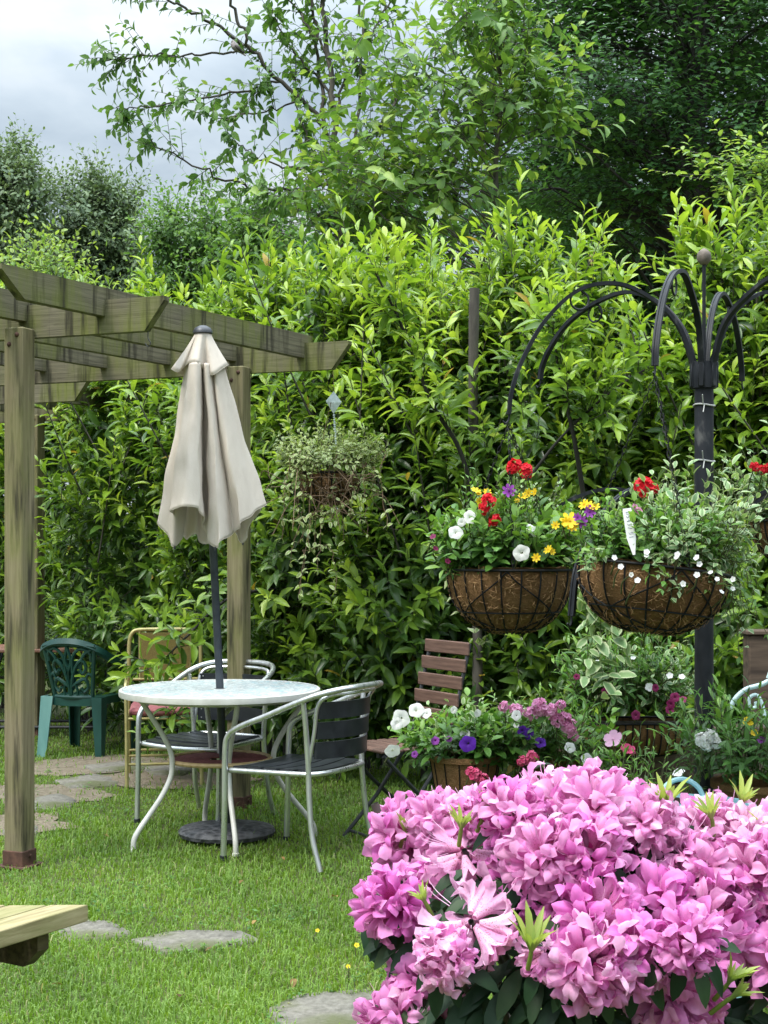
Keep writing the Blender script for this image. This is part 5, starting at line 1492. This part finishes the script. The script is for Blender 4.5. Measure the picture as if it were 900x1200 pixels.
# diamond ornament above it
m, nt, o = newmat('frosted_glass')
p = principled(nt, o, ramp(nt, noise(nt, (1, 1, 1), 30., 3.), [(.3, (.36, .44, .42)), (.7, (.62, .68, .66))]), .15, 0, None, .6)
dp = W(391, 472, 7.85)
orn = thing('hanging_ornament', 'pale diamond-shaped glass ornament on a bead string above the overgrown basket', 'ornament', dp)
MB().add([(0, 0, .062), (-.042, -.004, .008), (0, -.012, .0), (.042, .004, .004), (0, 0, -.058), (0, .012, 0)], [(0, 1, 2), (0, 2, 3), (4, 2, 1), (4, 3, 2), (0, 5, 1), (0, 3, 5), (4, 1, 5), (4, 5, 3)]).build('pendant', m, orn, False)
bd_ = MB()
for k in range(13): bd_.lathe([(0, -.006), (.005, -.004), (.0065, 0), (.005, .004), (0, .006)], 8, (.002 + .0008 * k, 0, -.065 - .0125 * k))
bd_.build('bead_string', m, orn)
MB().tube([(0, 0, .06), (-.004, .03, .17)], .0012, 5).build('cord', M_DRY, orn)

# ---- timber planter at the back right
M_SLEEPER = simple('dark_sleeper', (.035, .022, .014), (.10, .068, .045), .85, 0, 9., (.3, 4, 4), .4)
tp = thing('sleeper_planter', 'low raised bed of dark timber sleepers behind the flower troughs', 'planter', (1.55, 6.15, 0))
for i in range(3):
    MB().box((0, -.25, .115 + i * .226), (1.75, .11, .222), None, .006).build('sleeper', M_SLEEPER, tp, False)
    MB().box((-.82, .06, .115 + i * .226), (.11, .505, .222), None, .006).build('sleeper', M_SLEEPER, tp, False)
MB().box((0, .05, .32), (1.5, .5, .6), None, .01).build('soil', M_SOIL, tp, False)
psl = thing('sleeper_post', 'upright dark timber post behind the pale blue chair at the right edge', 'post', (W(905, 800, 6.75)[0], 6.75, 0))
MB().box((0, 0, .495), (.24, .12, .99), None, .008).build('plank', M_SLEEPER, psl, False)
MB().box((0, 0, 1.0), (.27, .15, .02), None, .004).build('cap', M_SLEEPER, psl, False)
# trough basket on the planter's front
YQ = 5.78
tr_c = W(745, 846, YQ)
tro = thing('trough_basket', 'coir-lined half-round wire trough fixed to the dark sleepers', 'trough', (tr_c[0], YQ, tr_c[2]))
hwid = .19
V = []; F = []; na = 10; nx_ = 14
for i in range(nx_ + 1):
    x = -hwid + 2 * hwid * i / nx_; e = 1 - .16 * abs(2 * i / nx_ - 1) ** 3
    for k in range(na + 1):
        a_ = R(180) + R(180) * k / na
        V.append((x, .02 + .12 * math.cos(a_) * e, .135 * math.sin(a_) * e))
for i in range(nx_):
    for k in range(na): q = i * (na + 1) + k; F.append((q, q + 1, q + na + 2, q + na + 1))
F += [tuple(range(na + 1)), tuple(nx_ * (na + 1) + k for k in range(na + 1))[::-1]]
MB().add(V, F).build('coir_liner', M_COIR, tro)
MB().box((0, .02, -.02), (hwid * 1.9, .2, .02)).build('soil', M_SOIL, tro, False)
w_ = MB(); Va = np.array(V).reshape(nx_ + 1, na + 1, 3)
for i in range(0, nx_ + 1): w_.tube((Va[i] - [0, .02, 0]) * 1.02 + [0, .02, 0], .0030, 5)
w_.tube([(-hwid, -.103, .003), (hwid, -.103, .003), (hwid, .14, .003), (-hwid, .14, .003)], .004, 6, True)
w_.tube((Va[:, 5] - [0, .02, 0]) * 1.02 + [0, .02, 0], .003, 5)
w_.build('wire_frame', M_WIRE, tro)
c = np.array([tr_c[0], YQ, tr_c[2]])
pl5 = thing('bedding_plants', 'leafy plants with plum flowers growing in the trough on the sleepers', 'plants', c, 0, 'plants in pots behind the rhododendron')
mound(pl5, c + [-.02, .04, .05], .25, .12, .16, 120, .06, LANCE, M_BEDLEAF, (.1, .8), (.12, .24), 9, outw=.7, wide=1.3, up=1.4)
mound(pl5, c + [.0, .05, .05], .24, .12, .16, 60, .036, OVAL, M_GREYLEAF, (.2, .9), (.12, .26), 8, 'pale_foliage', outw=.8)
for (x, y, s) in ((786, 825, .04), (791, 817, .045), (785, 832, .045), (768, 806, .035), (745, 838, .045), (709, 810, .035), (676, 793, .03), (800, 820, .035)):
    single(pl5, M_PLUM, x, y, YQ - .12, s, PETUNIA, 'petunia_flower', .2)
for (x, y, s) in ((785, 791, .03), (761, 805, .03), (799, 792, .028), (821, 805, .025), (742, 770, .02), (700, 775, .02)): single(pl5, M_WHITE, x, y, YQ - .1, s, FIVE, 'small_flower', .5, (.5, 1))
# ivy hanging down behind the baskets
iv = thing('trailing_ivy', 'variegated ivy hanging below the gap between the two front baskets', 'plant', W(705, 700, 5.5))
trails(iv, [W(x, 690, 5.5) for x in (690, 700, 708, 716, 722, 697)], [W(x, y, 5.45) for x, y in ((688, 790), (703, 800), (712, 815), (722, 790), (735, 770), (694, 760))], .07, M_GREYLEAF, K=9, tmpl=OVAL)

# ---- small stand and pot, left of the group
stn = thing('plant_stand', 'low dark wooden stand under the flower pots behind the rhododendron', 'stand', (.56, 5.2, 0))
for i in range(4): MB().box((0, -.18 + i * .12, .43), (.86, .11, .022), None, .003).build('plank', M_SLEEPER, stn, False)
for sx in (-1, 1):
    for sy in (-1, 1): MB().box((sx * .38, sy * .17, .21), (.05, .05, .418), None, .003).build('leg', M_SLEEPER, stn, False)
YP = 5.15
pc_ = W(545, 890, YP)
pot = thing('coir_pot', 'small coir-lined pot on the low stand at the left of the flower group', 'pot', (pc_[0], YP, .443))
zr = pc_[2] - .443
MB().lathe([(0, 0), (.085, 0), (.12, zr), (.128, zr), (.128, zr + .018), (.112, zr + .018), (.105, zr - .02), (0, zr - .03)], 32).build('body', M_COIR, pot)
pw = MB()
for k in range(14):
    a_ = 2 * math.pi * k / 14; pw.tube([(.087 * math.cos(a_), .087 * math.sin(a_), .003), (.122 * math.cos(a_), .122 * math.sin(a_), zr)], .0022, 5)
pw.build('wire_frame', M_WIRE, pot)
c = np.array([pc_[0] + .05, YP, pc_[2] + .01])
pl6 = thing('bedding_plants', 'white and deep purple petunias spreading left and right from the small pot', 'plants', c, 0, 'plants in pots behind the rhododendron')
mound(pl6, c + [-.06, 0, 0], .20, .16, .10, 110, .045, OVAL, M_BEDLEAF, (.3, 1), (.07, .15), 9, outw=1.2)
mound(pl6, c + [.10, 0, .0], .16, .14, .08, 70, .05, OVAL, M_BEDLEAF, (.1, .6), (.07, .14), 7, 'broad_leaves', outw=.9)
mound(pl6, c + [.05, .03, .03], .2, .12, .08, 40, .03, OVAL, M_GREYLEAF, (.3, 1), (.08, .16), 8, 'pale_foliage', outw=.8)
for (x, y, s) in ((470, 842, .075), (488, 832, .07), (460, 880, .06), (500, 836, .04), (532, 832, .035), (560, 836, .04), (465, 848, .05), (545, 860, .04), (605, 850, .03)): single(pl6, M_WHITE, x, y, YP - .05, s, PETUNIA, 'petunia_flower', .0, (.2, .9))
single(pl6, M_PURPLE, 548, 872, YP - .16, .082, PETUNIA, 'petunia_flower', .15)
for (x, y, s) in ((510, 868, .035), (486, 884, .035), (526, 866, .03)): single(pl6, M_VIOLET, x, y, YP - .08, s, PETUNIA, 'petunia_flower', .1)
# ---- second pot with pink flowers
pot2c = W(640, 880, 5.25)
pot2 = thing('coir_pot', 'second coir pot hidden among pink flowers between the small pot and the trough', 'pot', (pot2c[0], 5.25, .443))
MB().lathe([(0, 0), (.08, 0), (.115, .19), (.122, .19), (.122, .208), (.106, .208), (.1, .17), (0, .165)], 28).build('body', M_COIR, pot2)
c = np.array([pot2c[0], 5.25, .64])
pl7 = thing('bedding_plants', 'pink and cerise flowers in the middle of the pots, above the rhododendron', 'plants', c, 0, 'plants in pots behind the rhododendron')
mound(pl7, c, .2, .16, .12, 90, .045, LANCE, M_BEDLEAF, (.2, .9), (.09, .2), 9, outw=.9)
mound(pl7, c + [.12, -.05, -.04], .14, .12, .06, 40, .045, OVAL, M_BEDLEAF, (.3, .9), (.1, .18), 7, 'broad_leaves', outw=.9)
mound(pl7, c + [-.03, -.08, -.03], .14, .1, .06, 30, .03, OVAL, M_GREYLEAF, (.3, 1), (.1, .18), 7, 'pale_foliage', outw=.9)
for (x, y, s) in ((632, 830, .07), (644, 834, .06), (622, 836, .05), (653, 845, .05), (668, 852, .06), (661, 842, .05), (590, 828, .04), (605, 833, .05), (672, 862, .04), (657, 826, .04)): geranium(pl7, x, y, 5.12, s, M_PINKF)
for (x, y, s) in ((620, 860, .05), (633, 870, .05), (612, 856, .045)): single(pl7, M_PURPLE, x, y, 5.08, s, PETUNIA, 'petunia_flower', .1)
for (x, y, s) in ((623, 888, .05), (612, 892, .04), (556, 908, .05), (566, 914, .05), (740, 880, .03), (733, 876, .03), (552, 905, .04)): geranium(pl7, x, y, 5.0, s, M_CERISE)
single(pl7, M_PINKF, 717, 864, 4.95, .065, FIVE, 'star_flower', .5, (.5, 1.)); single(pl7, M_CERISE, 736, 876, 4.95, .05, FIVE, 'star_flower', .3)
for (x, y, s) in ((688, 890, .06), (668, 876, .05), (795, 905, .05), (605, 838, .05)): single(pl7, M_WHITE, x, y, 5.0, s, PETUNIA, 'petunia_flower', .2, (.3, .9))
lo = W(745, 905, 4.6)
mound(pl7, lo + [-.02, .05, -.14], .26, .12, .05, 60, .04, LANCE, M_BEDLEAF, (.3, .9), (.12, .2), 8, 'front_foliage', outw=.7)
# ---- right pot
pr = W(880, 900, 4.6)
pot3 = thing('coir_pot', 'coir pot at the right edge with dark leaves and a yellow pansy', 'pot', (pr[0] + .02, 4.6, .443))
MB().lathe([(0, 0), (.10, 0), (.135, .20), (.143, .20), (.143, .22), (.125, .22), (.12, .18), (0, .175)], 30).build('body', M_COIR, pot3)
std2 = thing('plant_stand', 'dark wooden stand under the pot at the right edge', 'stand', (pr[0] + .05, 4.6, 0))
MB().box((0, 0, .425), (.5, .4, .03), None, .003).build('plank', M_SLEEPER, std2, False)
for sx in (-1, 1):
    for sy in (-1, 1): MB().box((sx * .2, sy * .15, .204), (.05, .05, .41), None, .003).build('leg', M_SLEEPER, std2, False)
c = np.array([pr[0], 4.6, .68])
pl8 = thing('bedding_plants', 'dark leafy plants with white heads and a yellow pansy at the right edge', 'plants', c, 0, 'plants in pots behind the rhododendron')
mound(pl8, c + [-.03, 0, 0], .19, .15, .12, 120, .055, LANCE, M_BEDLEAF, (.1, .7), (.12, .22), 8, outw=.9, wide=1.3)
for (x, y, s) in ((823, 868, .05), (832, 864, .05), (838, 870, .045), (828, 874, .04)): geranium(pl8, x, y, 4.5, s, M_WHITE)
single(pl8, M_YELLOW, 877, 845, 4.52, .03, FIVE, 'pansy_flower', .4); single(pl8, M_YELLOW, 884, 858, 4.52, .025, FIVE, 'pansy_flower', .4)
single(pl8, M_VIOLET, 892, 866, 4.52, .03, FIVE, 'pansy_flower', .3)

# ---- pale blue scroll chair
M_BLUEP = simple('pale_blue_paint', (.33, .46, .48), (.47, .60, .60), .45, 0, 20., (1, 1, 1), .1)
Ys = 5.85
sx0 = W(918, 860, Ys)[0]
sc = thing('scroll_chair', 'pale blue wrought-iron scroll-backed chair at the right edge', 'chair', (sx0, Ys, 0), R(-8))
zt = W(0, 786, Ys)[2]
half = [(-.215, .0, .0), (-.215, -.0, .42), (-.215, 0, .66), (-.20, 0, .76), (-.15, 0, .82), (-.08, 0, .845), (-.03, 0, zt - .02)]
MB().tube(crom(half + [(0, 0, zt)] + [(-x, y, z) for x, y, z in half[::-1]], 6), .0095, 10).build('back_frame', M_BLUEP, sc)
for s in (-1, 1):
    MB().tube(crom([(s * .05, 0, .44), (s * .06, 0, .60), (s * .075, 0, .74), (s * .10, 0, .80), (s * .13, 0, .79), (s * .128, 0, .755), (s * .105, 0, .755), (s * .108, 0, .775)], 6), .007, 8).build('scroll', M_BLUEP, sc)
    MB().tube(crom([(s * .06, 0, .60), (s * .03, 0, .68), (s * .02, 0, zt - .05), (s * .045, 0, zt - .0), (s * .06, 0, zt - .03)], 6), .007, 8).build('scroll', M_BLUEP, sc)
    MB().tube([(s * .20, -.38, 0), (s * .20, -.36, .44)], .009, 8).build('leg', M_BLUEP, sc)
MB().tube([(.21 * math.cos(q), -.19 + .21 * math.sin(q), .44) for q in np.linspace(0, 6.283, 32, endpoint=False)], .010, 8, True).lathe([(0, .436), (.205, .436), (.205, .444), (0, .444)], 32, (0, -.19, 0)).build('seat', M_BLUEP, sc)
# turquoise tub just behind the pink flowers
tbp = W(812, 936, 4.3)
tub = thing('plastic_tub', 'pale turquoise plastic tub with a handle hole peeping over the pink blossoms', 'tub', (tbp[0], 4.3, 0))
M_TURQ = simple('turquoise_plastic', (.28, .50, .54), (.36, .60, .63), .4, 0, 6.)
zt2 = float(tbp[2])
MB().lathe([(0, 0), (.15, 0), (.17, zt2 - .03), (.18, zt2 - .03), (.18, zt2 - .015), (.16, zt2 - .015), (.14, .02), (0, .02)], 36).build('body', M_TURQ, tub)
for s in (-1, 1):
    a_ = np.linspace(R(-90 - 22), R(-90 + 22), 12) if s < 0 else np.linspace(R(90 - 22), R(90 + 22), 12)
    MB().tube([(.172 * math.cos(q), .172 * math.sin(q), zt2 - .02 + .05 * math.sin(math.pi * i / 11) ** .6) for i, q in enumerate(a_)], .008, 8).build('handle', M_TURQ, tub)

# ---- stake standing in the hedge
stk = thing('wooden_stake', 'bare grey-brown wooden stake standing upright in the hedge', 'stake', (W(557, 640, 8.15)[0], 8.15, 0))
sk = MB(); hs = W(0, 338, 8.15)[2]
zz_ = np.linspace(0, hs, 30); sk.tube([(.012 * math.sin(z * 2.1), 0, z) for z in zz_], .027 + rng.normal(0, .0018, 30), 9).build('pole', M_BARK, stk)

# ---- bird on a twig
M_BIRDG = simple('grey_plumage', (.16, .14, .14), (.30, .26, .26), .8, 0, 60.)
bp_ = W(277, 58, 11.95)
bird = thing('bird', 'small grey-brown bird perched on a thin bare branch against the sky', 'bird', bp_)
# one continuous body: tail, back, breast, neck, head, bill along a bent spine (facing left and up)
spine = crom([(.075, .0, -.050), (.045, .0, -.028), (.02, 0, -.006), (-.006, 0, .018), (-.020, 0, .040), (-.026, 0, .056), (-.033, 0, .060), (-.045, 0, .058)], 4)
rad = np.interp(np.linspace(0, 1, len(spine)), [0, .14, .28, .45, .6, .72, .84, .92, 1], [.006, .009, .020, .031, .026, .018, .019, .008, .0012])
MB().tube(spine, rad, 12).build('body', M_BIRDG, bird)
for s in (-1, 1):
    wv = MB().tube(crom([(-.004, s * .020, .022), (.018, s * .027, .004), (.045, s * .016, -.022), (.06, s * .006, -.036)], 4), np.interp(np.linspace(0, 1, 13), [0, .4, 1], [.010, .014, .002]), 8)
    wv.build('wing', M_BARKDARK, bird)
    MB().tube([(.004, s * .008, -.012), (.000, s * .008, -.036)], .0022, 5).build('leg', M_BARKDARK, bird)
    MB().lathe([(0, -.003), (.003, 0), (0, .003)], 6, (-.031, s * .0165, .063)).build('eye', M_BLACK, bird)

# ---- buttercups
for i, (x, y) in enumerate(((425, 1076), (408, 1139), (372, 1095), (418, 1113))):
    g_ = wg(x, y + 14)
    bc = thing('buttercup', 'tiny yellow buttercup in the lawn left of the pink rhododendron', 'flower', (g_[0], g_[1], 0), 0, 'buttercups in the lawn')
    p = np.array([g_[0], g_[1], .055]); blooms('petals', bc, M_YELLOW, p, UP * .6 + [0, -.6, 0], .008, FIVE, (0, .3), np.array([g_[0], g_[1], .0]))

# ================================================================ rhododendron in the foreground
RC = np.array([.36, 2.66, .60])
rh = thing('rhododendron', 'large rhododendron covered in pink-magenta trusses filling the lower right', 'shrub', (RC[0], RC[1], 0))
def rdepth(px, py):
    u, v = (px - 690) / 330., (py - 1190) / 310.
    return 2.66 - .48 * math.sqrt(max(.03, 1 - min(1, u * u + v * v)))
TR = [ # px, py, size(px), paleness, kind
 (468, 962, 58, .25, 0), (452, 1040, 56, .1, 0), (497, 1012, 40, .2, 0), (540, 965, 66, .55, 1), (598, 925, 52, .3, 0), (645, 918, 60, .5, 0), (702, 915, 58, .35, 0), (748, 932, 50, .35, 0),
 (640, 985, 62, .3, 0), (692, 985, 58, .25, 0), (600, 1012, 56, .05, 0), (735, 1000, 60, .3, 0), (795, 968, 60, .75, 1), (858, 945, 58, .8, 1), (820, 1000, 54, .4, 0), (890, 1005, 62, .3, 0),
 (775, 1050, 66, .15, 0), (838, 1058, 70, .1, 0), (895, 1075, 60, .1, 0), (700, 1060, 62, .1, 0), (650, 1045, 52, .05, 0), (548, 1062, 72, .7, 1), (492, 1135, 58, .25, 0), (462, 1178, 62, .35, 0),
 (690, 1110, 66, .25, 0), (640, 1100, 46, .6, 1), (745, 1105, 56, .1, 0), (795, 1140, 74, .2, 0), (880, 950, 50, .7, 0), (560, 930, 48, .35, 0), (505, 950, 46, .4, 0),
 (610, 965, 50, .35, 0), (870, 1030, 56, .15, 0), (810, 1090, 50, .1, 0), (915, 960, 60, .6, 0), (940, 1040, 66, .3, 0), (925, 1120, 60, .2, 0), (520, 1105, 44, .4, 0),
 (960, 980, 70, .4, 0), (985, 1080, 70, .3, 0), (760, 940, 48, .45, 0), (830, 940, 46, .6, 0)]
M_STAMEN = simple('pale_stamen', (.7, .35, .55), (.8, .5, .65), .5, 0, 20.)
class BushLeaves(Leaves):
    def put(s, P, D, N, S, age, tmpl=LAUREL, wide=1.0):
        tip = P + unit(D) * np.asarray(S)[:, None]
        k = 450 + tip[:, 0] / tip[:, 1] * FPX > 424       # nothing strays over the lawn
        k &= unit(D)[:, 2] < .2                                  # rhododendron leaves hang
        if k.any(): super().put(P[k], D[k], np.broadcast_to(N, P.shape)[k], np.asarray(S)[k], np.broadcast_to(age, (len(P),))[k], tmpl, wide)
LV, ST = BushLeaves(), Stems()
def truss(px, py, size, pale, kind, Y=None, c=None):
    py += (20 if px > 520 else 6) if py < 985 else (10 if px > 520 else 14); size *= .93; px += 4 if px < 520 else 0
    if c is None:
        Y = rdepth(px, py) + rng.normal(0, .05); c = W(px, py, Y)
    rad = size * .93 / FPX * c[1]
    nrm = unit((c - RC) / np.array([.55, .5, .46]) + UP * .5 + np.array([0, -.35, 0]))
    c = c - nrm * rad * .3
    a = unit(np.cross(nrm, [.2, .9, .1])); b = np.cross(nrm, a)
    n = 15 if kind == 0 else 12
    L = Leaves()
    for i in range(n):
        if kind == 0: cosp = 1 - (i + .5) / n * 1.18
        else: cosp = .30 - (i + .5) / n * .95
        sp_ = math.sqrt(max(0, 1 - cosp * cosp)); az = i * 2.4 + rng.normal(0, .25)
        d = nrm * cosp + (a * math.cos(az) + b * math.sin(az)) * sp_
        d = unit(d + rng.normal(0, .24, 3) - UP * (.06 if kind == 0 else .55))
        s = rad * rng.uniform(.70, .92) * (1 if kind == 0 else .92)
        base = c + unit(d + rng.normal(0, .18, 3)) * rad * rng.uniform(.10, .26)
        L.put(base[None], d[None], rng.normal(0, 1, (1, 3)), np.array([s]), np.clip(pale * 1.1 + .06 + rng.normal(0, .2), 0, 1), RHODO[rng.integers(5)])
    o = L.build('flower_truss', M_RHODO, rh)
    # stamens
    S = Stems()
    for i in range(n):
        d = unit(nrm * rng.uniform(.0, 1) + rng.normal(0, .6, 3) - UP * .1)
        p0 = c + d * rad * .5; S.line(crom([p0, p0 + d * rad * .35, p0 + d * rad * .55 + UP * rad * .08], 3), .0007, .0005, 3)
    S.build('stamens', M_STAMEN, o)
    # whorl of leaves beneath the truss
    k = rng.integers(6, 9); az = np.arange(k) * 6.283 / k + rng.uniform(0, 6)
    ra = np.cos(az)[:, None] * a + np.sin(az)[:, None] * b
    B = c - nrm * rad * .25 + ra * rad * .25
    dl = ra + nrm * rng.uniform(-.15, .2, (k, 1)) - UP * rng.uniform(.15, .7, (k, 1)); dl[:, 2] = np.minimum(dl[:, 2], .05)
    LV.put(B, dl, nrm + UP * .4 + rng.normal(0, .1, (k, 3)), rng.uniform(.055, .08, k), rng.uniform(.1, .9, k), BIG, 1.0)
    inn = RC + (c - RC) * .3; inn[2] = max(.25, inn[2] - .15)
    ST.line(crom([inn, inn * .45 + c * .55 + np.array([0, 0, -.03]), c], 5), .008, .0045, 6)
    return o
for q in TR: truss(*q)
# round the back and the off-camera side, thinner
for k in range(26):
    az = rng.uniform(-.5, 3.6); el = rng.uniform(.1, 1.2)
    c = RC + np.array([.60 * math.cos(az) * math.cos(el), .5 * math.sin(az) * math.cos(el), .44 * math.sin(el)])
    if c[1] > 2.7:
        pyy = HORIZON + (CAM_H - c[2]) * FPX / c[1]
        if pyy < 960 or c[0] < .0: continue
        truss(0, 0, 58, rng.uniform(.1, .5), 0, None, c)
# fill leaves through the bush
n = 620
d = unit(rng.normal(0, 1, (n, 3)) + [0, -.35, .1]); rr = rng.uniform(.5, .86, n)[:, None]
P = RC + d * rr * np.array([.58, .50, .48]); P[:, 2] = np.maximum(P[:, 2], .12)
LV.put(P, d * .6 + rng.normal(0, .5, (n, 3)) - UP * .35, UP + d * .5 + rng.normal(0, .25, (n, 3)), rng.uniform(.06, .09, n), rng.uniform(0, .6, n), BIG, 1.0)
# leaves that show below and left of the trusses (photo: dark hanging whorls)
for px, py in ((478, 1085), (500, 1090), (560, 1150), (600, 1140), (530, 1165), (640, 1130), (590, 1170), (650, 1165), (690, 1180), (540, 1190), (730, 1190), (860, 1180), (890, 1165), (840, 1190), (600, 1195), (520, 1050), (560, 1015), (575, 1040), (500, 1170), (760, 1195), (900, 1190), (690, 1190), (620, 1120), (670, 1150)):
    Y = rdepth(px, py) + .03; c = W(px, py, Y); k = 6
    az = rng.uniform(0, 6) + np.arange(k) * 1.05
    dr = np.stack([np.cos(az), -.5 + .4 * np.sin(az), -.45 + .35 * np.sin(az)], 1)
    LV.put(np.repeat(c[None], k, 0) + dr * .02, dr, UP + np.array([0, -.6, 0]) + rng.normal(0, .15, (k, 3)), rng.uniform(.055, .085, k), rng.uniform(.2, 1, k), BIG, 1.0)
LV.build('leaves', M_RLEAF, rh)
for k in range(9):
    az = 6.283 * k / 9; tip = RC + np.array([.4 * math.cos(az), .36 * math.sin(az), .15 + .1 * (k % 3)])
    ST.line(crom([(RC[0] + .05 * math.cos(az), RC[1] + .05 * math.sin(az), 0), RC * [1, 1, .5] + np.array([.15 * math.cos(az), .15 * math.sin(az), 0]), tip], 6), .018, .007, 7)
ST.build('branches', M_BARK, rh)
# fresh upright shoots, yellow-green
for px, py, s, lean in ((473, 960, .05, (.25, 0)), (540, 955, .055, (.1, 0)), (622, 1085, .085, (.1, .05)), (780, 925, .07, (.0, 0)), (850, 1132, .06, (.6, 0)), (852, 1152, .05, (1., -.2)), (868, 925, .06, (.2, 0)), (566, 940, .05, (.4, .1)), (897, 960, .06, (0, 0)), (835, 945, .05, (-.3, .0)), (500, 1045, .04, (-.5, 0))):
    Y = rdepth(px, py) - .10; c = W(px, py, Y); k = 13; az = np.arange(k) * 2.4
    L = Leaves(); dr = np.stack([np.cos(az) * .4 + lean[0], np.sin(az) * .35 - .25, np.ones(k) * (.9 + lean[1])], 1)
    c = c - UP * s * .5
    L.put(np.repeat(c[None], k, 0) + dr * .004, dr, -dr * .2 + np.stack([-np.cos(az), -np.sin(az), np.full(k, .4)], 1), s * rng.uniform(.45, .95, k), rng.uniform(0, 1, k), LANCE, .85)
    o = L.build('new_shoot', M_NEWLEAF, rh)
    Sx = Stems(); Sx.line([c - np.array([lean[0] * .02, -.02, .025]), c, c + dr.mean(0) * .01], .004, .003, 5); Sx.build('stem', M_NEWLEAF, o)
